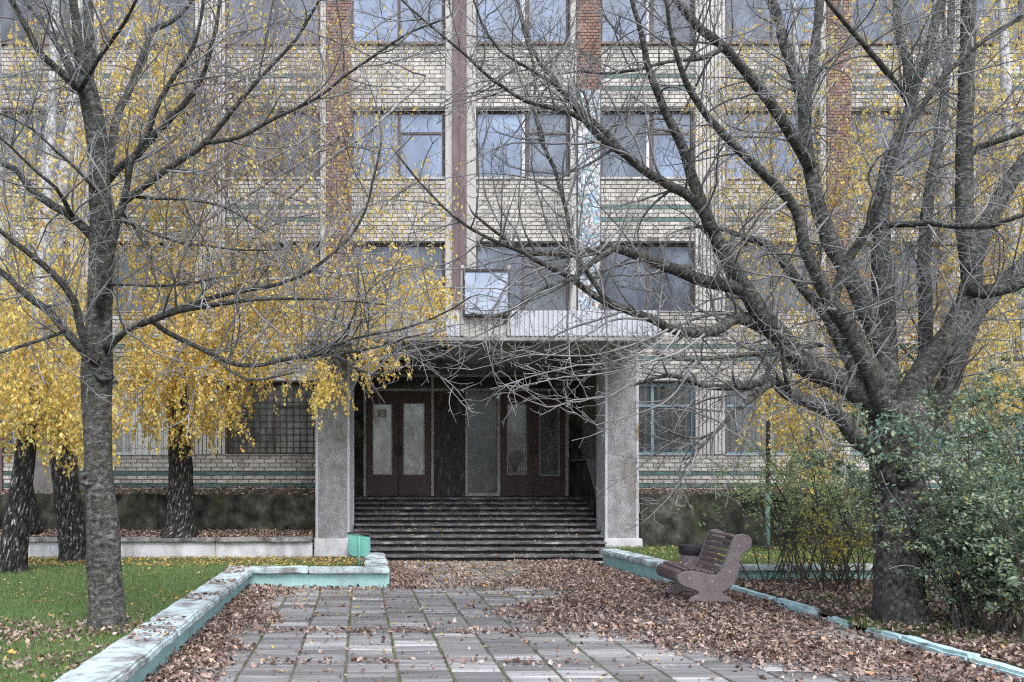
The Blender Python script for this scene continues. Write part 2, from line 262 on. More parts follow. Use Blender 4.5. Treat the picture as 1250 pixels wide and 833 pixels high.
# ------------------------------------------------------------ mesh helpers
class MB:
    def __init__(self): self.v = []; self.f = []; self.uv = []; self.smooth = False; self.has_uv = False
    def box(self, x0, x1, y0, y1, z0, z1):
        o = len(self.v)
        self.v += [(x0, y0, z0), (x1, y0, z0), (x1, y1, z0), (x0, y1, z0), (x0, y0, z1), (x1, y0, z1), (x1, y1, z1), (x0, y1, z1)]
        for q in ((0, 3, 2, 1), (4, 5, 6, 7), (0, 1, 5, 4), (1, 2, 6, 5), (2, 3, 7, 6), (3, 0, 4, 7)):
            self.f.append(tuple(o + k for k in q))
        return self
    def prism(self, poly, a0, a1, axis='Y'):            # poly of (p, q); extruded along axis
        o = len(self.v); n = len(poly)
        for a in (a0, a1):
            for p, q in poly:
                self.v.append((p, a, q) if axis == 'Y' else (a, p, q) if axis == 'X' else (p, q, a))
        self.f.append(tuple(o + k for k in range(n))); self.f.append(tuple(o + n + k for k in reversed(range(n))))
        for k in range(n):
            j = (k + 1) % n
            self.f.append((o + k, o + n + k, o + n + j, o + j))
        return self
    def tube(self, pts, rad, sides=6, cap=True, disp=None):
        n = len(pts)
        if n < 2: return self
        o = len(self.v); up = None; L = 0
        cs = [(math.cos(2 * math.pi * k / sides), math.sin(2 * math.pi * k / sides)) for k in range(sides)]
        for i in range(n):
            p = pts[i]
            t = (pts[min(i + 1, n - 1)] - pts[max(i - 1, 0)])
            if t.length < 1e-7: t = Vector((0, 0, 1))
            t.normalize()
            if up is None:
                up = Vector((0, 1, 0)) if abs(t.y) < .8 else Vector((1, 0, 0))
            a = up - t * up.dot(t)
            if a.length < 1e-5: a = t.orthogonal()
            a.normalize(); up = a; b = t.cross(a)
            if i: L += (pts[i] - pts[i - 1]).length
            r = rad[i] if not isinstance(rad, (int, float)) else rad
            for k, (c, s) in enumerate(cs):
                rr = r
                if disp: rr = r * disp(p, c, s, L)
                q = p + a * (c * rr) + b * (s * rr)
                self.v.append((q.x, q.y, q.z))
                if self.has_uv: self.uv.append((2 * math.pi * r * k / sides * 3, L))
        for i in range(n - 1):
            for k in range(sides):
                j = (k + 1) % sides
                self.f.append((o + i * sides + k, o + i * sides + j, o + (i + 1) * sides + j, o + (i + 1) * sides + k))
        if cap and sides > 2:
            self.f.append(tuple(o + k for k in reversed(range(sides)))); self.f.append(tuple(o + (n - 1) * sides + k for k in range(sides)))
        return self
    def lathe(self, prof, c=(0, 0, 0), n=24):            # prof: (r, z)
        o = len(self.v)
        for r, z in prof:
            for k in range(n):
                a = 2 * math.pi * k / n
                self.v.append((c[0] + r * math.cos(a), c[1] + r * math.sin(a), c[2] + z))
        for i in range(len(prof) - 1):
            for k in range(n):
                j = (k + 1) % n
                self.f.append((o + i * n + k, o + i * n + j, o + (i + 1) * n + j, o + (i + 1) * n + k))
        self.f.append(tuple(o + k for k in reversed(range(n)))); self.f.append(tuple(o + (len(prof) - 1) * n + k for k in range(n)))
        return self
    def mesh(self, name, m, bevel=0, smooth=False):
        me = bpy.data.meshes.new(name)
        me.from_pydata(self.v, [], self.f)
        if self.has_uv and self.uv:
            l = me.uv_layers.new(name='UVMap')
            idx = np.empty(len(me.loops), np.int32); me.loops.foreach_get('vertex_index', idx)
            l.data.foreach_set('uv', np.array(self.uv, np.float32)[idx].ravel())
        if bevel:
            bm = bmesh.new(); bm.from_mesh(me)
            bmesh.ops.bevel(bm, geom=list(bm.edges), offset=bevel, segments=1, affect='EDGES', clamp_overlap=True)
            bm.to_mesh(me); bm.free()
        if smooth: me.polygons.foreach_set('use_smooth', [True] * len(me.polygons))
        me.materials.append(m)
        return me
    def obj(self, name, m, parent=None, bevel=0, smooth=False, kind=None, label=None):
        o = bpy.data.objects.new(name, self.mesh(name, m, bevel, smooth)); COL.objects.link(o)
        if parent: o.parent = parent
        if kind: o['kind'] = kind
        if label: o['label'] = label
        return o

def box(name, m, parent, x0, x1, y0, y1, z0, z1, bevel=0.004, label=None, kind=None):
    return MB().box(x0, x1, y0, y1, z0, z1).obj(name, m, parent, bevel, label=label, kind=kind)

def rough(name, m, parent, x0, x1, y0, y1, z0, z1, step=.12, amp=.008, bevel=.012, xf=None, seed=0, kind=None):
    """a worn concrete block: subdivided box with chipped, uneven faces; xf moves each vertex into place"""
    bm = bmesh.new()
    nx, ny, nz = (max(1, int(round((b - a) / step))) for a, b in ((x0, x1), (y0, y1), (z0, z1)))
    bmesh.ops.create_cube(bm, size=1)
    for v in bm.verts: v.co = Vector((x0 + (v.co.x + .5) * (x1 - x0), y0 + (v.co.y + .5) * (y1 - y0), z0 + (v.co.z + .5) * (z1 - z0)))
    bmesh.ops.bevel(bm, geom=list(bm.edges), offset=bevel, segments=2, affect='EDGES', clamp_overlap=True)
    for ax, n, a, b in ((0, nx, x0, x1), (1, ny, y0, y1), (2, nz, z0, z1)):
        for k in range(1, n):
            co = [0, 0, 0]; no = [0, 0, 0]; co[ax] = a + (b - a) * k / n; no[ax] = 1
            bmesh.ops.bisect_plane(bm, geom=list(bm.verts) + list(bm.edges) + list(bm.faces), plane_co=co, plane_no=no)
    for v in bm.verts:
        q = v.co * 4 + Vector((seed * 7.3, 0, 0))
        d = mnoise.noise_vector(q) * amp + mnoise.noise_vector(v.co * 17) * amp * .5
        v.co += d
        if xf: v.co = xf(v.co)
    me = bpy.data.meshes.new(name); bm.to_mesh(me); bm.free()
    me.polygons.foreach_set('use_smooth', [False] * len(me.polygons)); me.materials.append(m)
    o = bpy.data.objects.new(name, me); COL.objects.link(o)
    if parent: o.parent = parent
    if kind: o['kind'] = kind
    return o

def npmesh(name, V, Fc, m, parent=None, kind=None, smooth=False):
    me = bpy.data.meshes.new(name); k = Fc.shape[1]; nf = len(Fc)
    me.vertices.add(len(V)); me.vertices.foreach_set('co', V.astype(np.float32).ravel())
    me.loops.add(nf * k); me.loops.foreach_set('vertex_index', Fc.astype(np.int32).ravel())
    me.polygons.add(nf); me.polygons.foreach_set('loop_start', np.arange(0, nf * k, k, dtype=np.int32))
    me.polygons.foreach_set('loop_total', np.full(nf, k, np.int32))
    me.polygons.foreach_set('use_smooth', np.full(nf, smooth))
    me.update(calc_edges=True); me.materials.append(m)
    o = bpy.data.objects.new(name, me); COL.objects.link(o)
    if parent: o.parent = parent
    if kind: o['kind'] = kind
    return o

def thing(name, label, cat, loc=(0, 0, 0), group=None):
    o = bpy.data.objects.new(name, None); COL.objects.link(o)
    o.location = (0, 0, 0); o.empty_display_size = .2
    o['label'] = label; o['category'] = cat
    if group: o['group'] = group
    return o

def structure(o): o['kind'] = 'structure'; return o

def flat_leaves(pos, size, yaw, pitch, roll, curl=.25, width=.55):
    """small folded, curled leaves: 5 vertices and 4 triangles each"""
    n = len(pos)
    base = np.array([(-.5, 0, 0), (0, -.5, 0), (.5, 0, 0), (0, .5, 0), (0, 0, 0)], float)
    L = np.repeat(base[None], n, 0)
    L[:, :, 1] *= width
    c = curl * nrg.uniform(.2, 1.3, (n, 1)); c2 = curl * nrg.uniform(-.3, 1.2, (n, 1))
    L[:, [0, 2], 2] += c; L[:, [1, 3], 2] += c2
    L[:, 0:4, 0:2] += nrg.normal(0, .06, (n, 4, 2))
    L *= size[:, None, None]
    cy, sy, cp, sp, cr, sr = np.cos(yaw), np.sin(yaw), np.cos(pitch), np.sin(pitch), np.cos(roll), np.sin(roll)
    x, y, z = L[..., 0], L[..., 1], L[..., 2]
    y, z = y * cr[:, None] - z * sr[:, None], y * sr[:, None] + z * cr[:, None]
    x, z = x * cp[:, None] + z * sp[:, None], -x * sp[:, None] + z * cp[:, None]
    x, y = x * cy[:, None] - y * sy[:, None], x * sy[:, None] + y * cy[:, None]
    V = np.stack([x, y, z], -1) + pos[:, None, :]
    f = np.array([(0, 1, 4), (1, 2, 4), (2, 3, 4), (3, 0, 4)])
    Fc = (f[None] + (np.arange(n) * 5)[:, None, None]).reshape(-1, 3)
    return V.reshape(-1, 3), Fc

# ------------------------------------------------------------ ground
def lawn_z(y): return .20 if y < 12.4 else max(.0, .20 - (y - 12.4) * .048)
def lawn_zv(y): return np.where(y < 12.4, .20, np.maximum(0, .20 - (y - 12.4) * .048))

def sheet(name, x0, x1, y0, y1, zf, m, step=.5, amp=.015):
    nx = max(1, int((x1 - x0) / step)); ny = max(1, int((y1 - y0) / step))
    xs = np.linspace(x0, x1, nx + 1); ys = np.linspace(y0, y1, ny + 1)
    V = np.array([(x, y, zf(x, y) + amp * mnoise.noise(Vector((x * 1.3, y * 1.3, 0)))) for y in ys for x in xs])
    q = np.array([(j * (nx + 1) + i, j * (nx + 1) + i + 1, (j + 1) * (nx + 1) + i + 1, (j + 1) * (nx + 1) + i) for j in range(ny) for i in range(nx)])
    return structure(npmesh(name, V, q, m, smooth=True))

structure(npmesh('ground', np.array([(-900, -900, -.12), (900, -900, -.12), (900, 900, -.12), (-900, 900, -.12)], float), np.array([(0, 1, 2, 3)]), MT['ground']))
sheet('lawn', -16, -1.72, 3, 16.62, lambda x, y: lawn_z(y), MT['lawnbase'])
sheet('lawn', -1.72, .3, 12.2, 16.62, lambda x, y: lawn_z(y) - .004, MT['lawnbase'])
sheet('planting_bed', 5.06, 16, 3, 12.5, lambda x, y: .045 + .03 * min(1, (x - 5) / 2), MT['soil'], amp=.03)
sheet('lawn', 4.62, 20, 12.7, 17.0, lambda x, y: .17, MT['lawnbase'])
sheet('soil_bank', -16, -.9, 16.7, 17.85, lambda x, y: .34 + (y - 16.7) * .08, MT['soil'], amp=.02)
sheet('soil_terrace', -16, -.3, 18.0, 21.0, lambda x, y: 1.13 + (y - 18) * .047, MT['soil'], amp=.03)
sheet('soil_terrace', 5.3, 24, 17.25, 21.0, lambda x, y: 1.14 + (y - 17.2) * .035, MT['soil'], amp=.03)

# paved path: base, nearest tiles as parts, the rest joined
path = sheet('path', -1.75, 5.2, 2, 16.2, lambda x, y: -.011, MT['joint'], amp=.004)
T = .42; TD = .21
def tile_mesh(w, d, seed):
    b = MB(); g = .012; c = .007; r = random.Random(seed)
    x0, x1, y0, y1 = -w / 2 + g, w / 2 - g, -d / 2 + g * .4, d / 2 - g * .4
    b.v = [(x0, y0, -.04), (x1, y0, -.04), (x1, y1, -.04), (x0, y1, -.04), (x0, y0, -c), (x1, y0, -c), (x1, y1, -c), (x0, y1, -c),
           (x0 + c, y0 + c, 0), (x1 - c, y0 + c, 0), (x1 - c, y1 - c, 0), (x0 + c, y1 - c, 0)]
    b.f = [(8, 9, 10, 11)] + [(k, (k + 1) % 4, 4 + (k + 1) % 4, 4 + k) for k in range(4)] + [(4 + k, 4 + (k + 1) % 4, 8 + (k + 1) % 4, 8 + k) for k in range(4)]
    return b
tile_me = tile_mesh(T, TD, 0).mesh('paving_tile', MT['tile'])
spots = []
for j in range(0, 53):
    for i in range(-4, 12):
        x = .30 + T * (i + .5) - T; y = 5.0 + TD * (j + .5)
        if -1.62 < x - T / 2 + .1 and x + T / 2 < 5.12 and y < 16.0: spots.append((y, x))
vis = [(y, x) for y, x in spots if 5.9 < y and (x * F / y + U0) < 1270]
vis.sort()
near = set(vis[:300])
far = MB()
for y, x in spots:
    z = rng.uniform(-.005, .005)
    if (y, x) in near:
        o = bpy.data.objects.new('paving_tile', tile_me); COL.objects.link(o); o.parent = path
        o.location = (x, y, z); o.rotation_euler = (rng.uniform(-.014, .014), rng.uniform(-.014, .014), rng.uniform(-.010, .010))
    else:
        b = tile_mesh(T, TD, 0); k = len(far.v)
        far.v += [(p[0] + x, p[1] + y, p[2] + z) for p in b.v]; far.f += [tuple(k + q for q in f) for f in b.f]
far.obj('paving_tile_field', MT['tile'], path, kind='stuff')

# ------------------------------------------------------------ brick building
YF = 21.0
bld = thing('brick_building', 'old four storey cream brick school building with red brick piers behind the bare trees', 'building')
BAY = 3.05; WX0 = -.22; WW = 2.28
wins = []                                                # (x0, x1, z0, z1, bay, floor)
FL = [(2.11, 3.87), (5.61, 7.27), (8.85, 10.53), (12.17, 13.9)]
for k in range(-4, 6):
    for fl, (z0, z1) in enumerate(FL):
        x0 = WX0 + BAY * k
        if fl == 0 and k in (0, 1): continue
        if fl == 0 and k == 2: x0 = 6.1
        wins.append((x0, WX0 + BAY * k + WW, z0, z1, k, fl))
ENT = (-.95, 5.55, 0, 4.45)                              # the entrance bay takes this hole out of the wall
piers = {-1: 'ribs', 0: 'red', 1: 'maroon', 2: 'mosaic', 3: 'ribs', 4: 'red', -2: 'ribs', -3: 'ribs', 5: 'ribs'}
def pier_span(k): return (WX0 + BAY * k - (BAY - WW), WX0 + BAY * k)
XA, XB, ZA, ZB = -13.2, 17.6, 1.1, 15.2
holes = [(a, b, c, d) for a, b, c, d, _, _ in wins] + [ENT]
solid = []                                               # areas covered by pilasters: no cream bricks there
for k, t in piers.items():
    a, b = pier_span(k)
    if t == 'ribs':
        solid += [(a + .01, b - .01, FL[0][0], FL[0][1]), (a + .01, b - .01, FL[1][0], ZB)]
    else:
        solid.append((a + .01, b - .01, 4.45, ZB))
def subtract(segs, a, b):
    out = []
    for p, q in segs:
        if b <= p or a >= q: out.append((p, q)); continue
        if a > p: out.append((p, a))
        if b < q: out.append((b, q))
    return out
# backing wall in horizontal strips between the window heads and sills
zs = sorted({ZA, ZB, *[h[2] for h in holes if h[2] > ZA], *[h[3] for h in holes]})
wall = MB()
for z0, z1 in zip(zs, zs[1:]):
    segs = [(XA, XB)]
    for h in holes:
        if h[2] < z1 - 1e-4 and h[3] > z0 + 1e-4: segs = subtract(segs, h[0], h[1])
    for p, q in segs: wall.box(p, q, YF + .012, YF + .35, z0, z1)
wall.obj('wall', MT['mortar'], bld)
# bricks, course by course
CH, BL, J = .1, .26, .015
green = [1.65, 1.39, 4.71, 4.50, 8.13, 7.88, 11.33, 11.09]
def brick_box(b, x0, x1, z0, z1, y0=YF, d=.03, r=rng):
    o = len(b.v); dy = r.uniform(-.004, .004); c = .003
    b.v += [(x0, y0 + d, z0), (x1, y0 + d, z0), (x1, y0 + d, z1), (x0, y0 + d, z1),
            (x0 + c, y0 + dy, z0 + c), (x1 - c, y0 + dy, z0 + c), (x1 - c, y0 + dy, z1 - c), (x0 + c, y0 + dy, z1 - c)]
    for q in ((4, 5, 6, 7), (0, 1, 5, 4), (1, 2, 6, 5), (2, 3, 7, 6), (3, 0, 4, 7)): b.f.append(tuple(o + i for i in q))
one = MB(); brick_box(one, -BL / 2 + J / 2, BL / 2 - J / 2, -CH / 2 + J / 2, CH / 2 - J / 2, 0)
brick_me = one.mesh('brick', MT['brick'])
cream = MB(); greenb = MB(); parts = 0
course = 0; z = ZA
while z < ZB - .02:
    zc = z + CH / 2; segs = [(XA, XB)]
    for h in holes + solid:
        if h[2] < zc < h[3]: segs = subtract(segs, h[0], h[1])
    for p, q in segs:
        bands = any(abs(zc - g) <= CH * .5 for g in green)
        x = math.floor(p / BL) * BL + (BL / 2 if course % 2 else 0) - BL
        while x < q:
            a, b_ = max(x, p), min(x + BL, q)
            if b_ - a > .045 and rng.random() > .004:
                xm = (a + b_) / 2
                isg = bands and (zc < 4 or xm > 5.8 or xm < -.95)
                if isg: brick_box(greenb, a + J / 2, b_ - J / 2, z + J / 2, z + CH - J / 2)
                else:
                    u = U0 + xm * F / YF
                    if parts < 300 and b_ - a > BL - .002 and zc < 4.4 and (140 < u < 380 or 785 < u < 960) and (zc < 2.15 or zc > 3.8):
                        o = bpy.data.objects.new('brick', brick_me); COL.objects.link(o); o.parent = bld
                        o.location = (xm, YF + rng.uniform(-.004, .004), zc); parts += 1
                    else: brick_box(cream, a + J / 2, b_ - J / 2, z + J / 2, z + CH - J / 2)
            x += BL
    z += CH; course += 1
cream.obj('brickwork', MT['brick'], bld, kind='stuff')
greenb.obj('green_brickwork', MT['greenbrick'], bld, kind='stuff')
# pilasters
def ribbed(name, m, x0, x1, z0, z1, y, pitch=.095, depth=.06):
    n = max(2, int(round((x1 - x0) / pitch))); p = (x1 - x0) / n; prof = []
    for i in range(n):
        a = x0 + i * p
        prof += [(a, y), (a + p * .74, y), (a + p * .78, y + depth), (a + p * .97, y + depth)]
    prof += [(x1, y)]
    b = MB()
    for zz in (z0, z1): b.v += [(x, yy, zz) for x, yy in prof]
    k = len(prof)
    for i in range(k - 1): b.f.append((i, i + 1, k + i + 1, k + i))
    b.v += [(x0, y + .1, z0), (x0, y + .1, z1), (x1, y + .1, z0), (x1, y + .1, z1)]
    e = 2 * k
    b.f += [(e, 0, k, e + 1), (k - 1, e + 2, e + 3, 2 * k - 1)]
    return b.obj(name, m, bld)
redb = MB()
for k, t in piers.items():
    a, b = pier_span(k)
    if t == 'ribs':
        ribbed('ribbed_panel', MT['ribs'], a + .012, b - .012, FL[0][0], FL[0][1], YF - .03)
        ribbed('ribbed_panel', MT['ribs'], a + .012, b - .012, FL[1][0], ZB, YF - .03)
    elif t == 'maroon':
        box('jamb', MT['jamb'], bld, a + .012, a + .19, YF - .02, YF + .2, 4.46, ZB)
        ribbed('maroon_pilaster', MT['maroon'], a + .19, a + .52, 4.46, ZB, YF - .09, .165, .012)
        box('jamb', MT['jamb'], bld, a + .52, b - .012, YF - .02, YF + .2, 4.46, ZB)
    else:
        x0, x1 = (a + .16, b - .012)
        zc0 = 4.46 if t == 'red' else 11.0
        box('jamb', MT['jamb'], bld, a + .012, x0 - .005, YF - .02, YF + .2, 4.46, ZB)
        if t == 'mosaic':
            box('mosaic_panel', MT['mosaic'], bld, x0 + .03, x1 - .03, YF - .06, YF + .1, 4.46, 11.0)
        box('pier_core', MT['mortar'], bld, x0 + .01, x1 - .01, YF - .035, YF + .1, zc0, ZB)
        zz = zc0; c = 0
        while zz < ZB - .02:
            x = x0 - (.065 if c % 2 else 0)
            while x < x1 - .03:
                p, q = max(x, x0), min(x + .13, x1)
                if q - p > .03 and not (t == 'red' and rng.random() < .003): brick_box(redb, p + .006, q - .006, zz + .006, zz + .077 - .006, YF - .055)
                x += .13
            zz += .077; c += 1
redb.obj('red_brickwork', MT['redbrick'], bld, kind='stuff')
# rough rusty course under the top floor windows
for k in range(-4, 6):
    x0 = WX0 + BAY * k
    box('sill', MT['sill'], bld, x0 - .02, x0 + WW + .02, YF - .07, YF + .1, 12.10, 12.165)
# windows
def window(x0, x1, z0, z1, k, fl):
    if fl == 0: fm, pm = (('whiteframe', 'paleglass') if k == -2 else ('brownframe', 'grillpane') if k < 0 else ('blueframe', 'darkpane'))
    elif fl == 1: fm, pm = 'brownframe', ('greypane' if k in (0, 2) else 'darkpane')
    else: fm, pm = 'brownframe', ('bluepane' if 0 <= k <= 3 else 'greypane')
    w = MB().box(x0, x1, YF + .20, YF + .22, z0, z1)      # backing sheet carries the frame
    w = MB()
    fy0, fy1 = YF + .10, YF + .17; t = .055
    w.box(x0, x0 + t, fy0, fy1, z0, z1).box(x1 - t, x1, fy0, fy1, z0, z1)
    w.box(x0 + t, x1 - t, fy0, fy1, z0, z0 + t).box(x0 + t, x1 - t, fy0, fy1, z1 - t, z1)
    f = w.obj('window', MT[fm], bld, .004)
    xm = (x0 + x1) / 2 + .03
    if fl == 0 and k == -2: ms = [x0 + .5, x0 + 1.28]
    else: ms = [xm]
    for mx in ms:
        white = (k == 2 and fl > 1) or (k == 1 and fl >= 2)
        box('mullion', MT['whiteframe'] if white else MT[fm], f, mx - .035, mx + .035, fy0 + .004, fy1 - .004, z0 + t, z1 - t, .003)
        if white: box('mullion', MT[fm], f, mx + .036, mx + .15, fy0 + .01, fy1 - .01, z0 + t, z1 - t, .003)
    zt = z1 - (z1 - z0) * .32
    edges = [x0 + t] + ms + [x1 - t]
    for i in range(len(edges) - 1):
        p, q = edges[i] + (.035 if i else 0), edges[i + 1] - (.035 if i < len(edges) - 2 else 0)
        tr = (i == len(edges) - 2 and k != -2) or (fl == 0 and k >= 2)
        if tr: box('transom', MT[fm], f, p, q, fy0 + .006, fy1 - .006, zt - .03, zt + .03, .003)
        pm2 = pm
        if pm == 'bluepane' and (k * 7 + i * 3 + fl * 5) % 4 == 0: pm2 = 'greypane'
        if pm == 'greypane' and (k * 5 + i * 3 + fl) % 3 == 0: pm2 = 'darkpane'
        if fl == 1 and k == 1 and i == 0: pm2 = 'greypane'
        box('pane', MT[pm2], f, p, q, fy0 + .03, fy0 + .04, z0 + t, z1 - t, 0)
    box('sill', MT['jamb'], f, x0 - .03, x1 + .03, YF - .03, YF + .12, z0 - .022, z0 - .002, .004)
    box('lintel', MT['iron'], f, x0 - .02, x1 + .02, YF - .012, YF + .1, z1 + .001, z1 + .05, .003)
    if fl == 0:
        g = MB()
        if k < 0 and k != -2:
            nx = int((x1 - x0) / .155); nz = int((z1 - z0) / .155)
            for i in range(nx + 1):
                xx = x0 + (x1 - x0) * i / nx; g.box(xx - .008, xx + .008, YF + .02, YF + .036, z0 + .01, z1 - .01)
            for i in range(nz + 1):
                zz = z0 + .01 + (z1 - z0 - .02) * i / nz; g.box(x0 + .002, x1 - .002, YF + .0, YF + .0195, zz - .008, zz + .008)
            g.obj('grille', MT['iron'], f)
        else:
            n = int((x1 - x0) / .16)
            for i in range(n + 1):
                xx = x0 + .02 + (x1 - x0 - .04) * i / n; g.tube([Vector((xx, YF + .03, z0 + .01)), Vector((xx, YF + .03, z1 - .01))], .007, 4)
            for zz in (z0 + .12, z0 + .55, z0 + 1.25, z1 - .12):
                pts = [Vector((x0 + .02 + (x1 - x0 - .04) * j / 60, YF + .018, zz + .05 * abs(math.sin(j / 60 * n * math.pi / 1)))) for j in range(61)]
                g.tube(pts, .006, 4)
            g.obj('grille', MT['greyiron'], f)
    return f
for w in wins: window(*w)
box('dark_room_backing', MT['iron'], bld, XA, XB, YF + .6, YF + .7, 0, ZB + .2, 0)  # near-black sheet standing for the unlit rooms behind the windows
box('roof', MT['greycon'], bld, XA - .3, XB + .3, YF - .4, YF + 12, ZB, ZB + .35, 0)

# ------------------------------------------------------------ entrance porch
YD = 20.6
porch = thing('entrance_porch', 'flat roofed concrete entrance porch with corrugated steel fascia on two pebble dashed columns', 'porch')
CX0, CX1, CY0, CZ = -1.0, 5.34, 15.5, 4.03
def column(x0, x1):
    y0, y1 = 17.0, 17.6
    c = MB().box(x0 + .055, x1 - .055, y0, y1, .34, CZ - .002).obj('column', MT['stucco'], porch)
    for a, b in ((x0, x0 + .055), (x1 - .055, x1)):
        MB().box(a, b, y0 - .012, y1 + .012, .34, CZ - .002).obj('corner_strip', MT['edge'], c, .006)
    rough('plinth', MT['whitewash'], c, x0 - .03, x1 + .05, y0 - .09, y1 + .06, -.02, .345, .12, .008, seed=x0)
    return c
column(-.89, -.21); column(4.83, 5.50)
sb = MB().box(CX0, CX1, CY0, YF - .001, CZ + .05, CZ + .20)
sb.obj('canopy_slab', MT['slab'], porch)
rough('canopy_edge', MT['slab'], porch, CX0 - .02, CX1 + .02, CY0 - .04, CY0 + .12, CZ - .03, CZ + .06, .15, .006)
n = 14; pw = (CX1 - CX0 - .08) / n                       # soffit boards run front to back
for i in range(n):
    a = CX0 + .04 + i * pw
    dz = rng.uniform(-.012, .012)
    box('soffit_board', MT['soffit'], porch, a + .008, a + pw - .008, CY0 + .13, YF - .02, CZ + .0 + dz, CZ + .045, .004)
for (u, v) in ((492, 440), (486, 430), (540, 424), (488, 447)):   # loose cross battens under the soffit
    yy = (CZ - EYE) * F / (V0 - v); xx = (u - U0) * yy / F
    box('batten', MT['iron'], porch, xx - .22, xx + .22, yy, yy + .07, CZ - .05, CZ - .013, .004)
def corr(x0, x1, y, z0, z1, m, pitch=.085, name='fascia_panel'):
    n = int((x1 - x0) / pitch); p = (x1 - x0) / n; b = MB(); prof = []
    for i in range(n):
        a = x0 + i * p; prof += [(a, y), (a + p * .45, y), (a + p * .55, y + .028), (a + p * .92, y + .028)]
    prof.append((x1, y)); k = len(prof)
    for zz in (z0, z1): b.v += [(xx, yy, zz) for xx, yy in prof]
    for i in range(k - 1): b.f.append((i, i + 1, k + i + 1, k + i))
    o = b.obj(name, m, porch)
    md = o.modifiers.new('thick', 'SOLIDIFY'); md.thickness = .004
    return o
for a, b in ((-1.0, .42), (.425, 1.79), (2.70, 3.98), (3.985, 5.34)): corr(a, b, CY0 - .06, CZ + .065, 4.55, MT['fascia'])
corr(1.86, 2.62, CY0 - .03, CZ + .065, 4.45, MT['jamb'], .1)
for x in (1.80, 2.63): box('fascia_post', MT['doorframe'], porch, x, x + .055, CY0 - .07, CY0 + .02, CZ + .062, 5.36)
for yy, x in ((YF, CX0), (YF, CX1)): corrx = box('side_fascia', MT['fascia'], porch, x - .01 if x < 0 else x, x if x < 0 else x + .01, CY0 - .02, YF - .1, CZ + .21, 4.55, 0)
# rooms of the porch: side walls, cheek wall, pilasters
box('side_wall', MT['stucco'], porch, 5.30, 5.55, 17.62, YF - .001, 0, CZ - .03, .004)
box('side_wall', MT['stucco'], porch, -.55, -.27, 17.62, YF - .001, 0, CZ - .03, .004)
box('pilaster', MT['edge'], porch, -.265, -.13, 17.75, 18.1, 0, CZ - .03, .006)
box('pilaster', MT['greycon'], porch, -.26, .0, YD + .02, YF + .1, 1.1, CZ - .03, .006)
MB().prism([(17.55, -.02), (17.55, .62), (18.85, 1.9), (YF - .005, 1.9), (YF - .005, -.02)], 4.97, 5.298, 'X').obj('cheek_wall', MT['darkcon'], porch, .012)
MB().prism([(17.52, .625), (18.84, 1.925), (20.55, 1.925), (20.55, 1.965), (18.82, 1.965), (17.50, .665)], 4.94, 5.297, 'X').obj('cheek_lit_top', MT['greycon'], porch, .006)  # light on the sloping top put into a paler slab over the dark side

board = thing('notice_board', 'blank pale blue white board in a dark frame standing on the canopy edge', 'board')
def bz(v): return EYE + (V0 - v) * (CY0 - .08) / F
bx0, bx1 = (565 - U0) * (CY0 - .08) / F, (622 - U0) * (CY0 - .08) / F
box('panel', MT['board'], board, bx0 + .03, bx1 - .03, CY0 - .12, CY0 - .085, bz(384), bz(333), .003)
for a, b, c, d in ((bx0, bx0 + .03, bz(386), bz(330)), (bx1 - .03, bx1, bz(386), bz(330)), (bx0 + .031, bx1 - .031, bz(387), bz(384)), (bx0 + .031, bx1 - .031, bz(333), bz(329.5))):
    box('frame', MT['iron'], board, a, b, CY0 - .135, CY0 - .08, c, d, .003)

# ------------------------------------------------------------ entrance steps
steps = thing('entrance_steps', 'wide flight of dark worn concrete steps rising to the entrance doors', 'steps')
RISE, TREAD, Y0S = .1, .32, 15.97
for i in range(11):
    y = Y0S + TREAD * i
    xa, xb = (-.22, 4.76) if i < 3 else (-.125, 4.96)
    if i >= 3 and i < 5: xa, xb = -.12, 4.82
    end = YD + .3 if i == 10 else y + TREAD + .06
    z1 = RISE * (i + 1)
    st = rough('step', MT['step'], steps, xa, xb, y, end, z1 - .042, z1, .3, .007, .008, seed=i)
    rough('riser', MT['shaderiser'], st, xa + .01, xb - .01, y + .075, end - .02, z1 - RISE - .03, z1 - .044, .4, .003, .004, seed=i + 20)

# ------------------------------------------------------------ entrance doors
dw = thing('entrance_doorway', 'dark brown double doors with glass strips in a grey frame under the porch', 'doorway')
def X(u): return (u - U0) * YD / F
def Zd(v): return EYE + (V0 - v) * YD / F
H0 = 1.10
ztr0, ztr1, ztop = Zd(478), Zd(474.5), CZ - .0
fr = lambda a, b, c, d, y0=YD - .05, y1=YD + .06, m='doorframe': box('frame', MT[m], dw, a, b, y0, y1, c, d, .006)
for u0, u1 in ((443.5, 447), (526, 529.5), (606.5, 610.5), (690, 694)): fr(X(u0), X(u1), H0, ztop - .08)
fr(X(567.5), X(571.2), H0, ztr0)
for a, b in ((447, 526), (529.5, 606.5), (610.5, 690)):
    fr(X(a), X(b), ztr0, ztr1)
    box('transom_pane', MT['transomglass'], dw, X(a), X(b), YD + .01, YD + .02, ztr1, ztop - .085, 0)
fr(X(443.5), X(694), ztop - .08, ztop - .005)
box('wall_panel', MT['darkcon'], dw, X(694.2), 5.29, YD, YD + .2, H0, ztop - .01, 0)
box('wall_panel', MT['darkcon'], dw, -.26, X(443.3), YD - .01, YD + .015, H0, ztop - .01, 0)
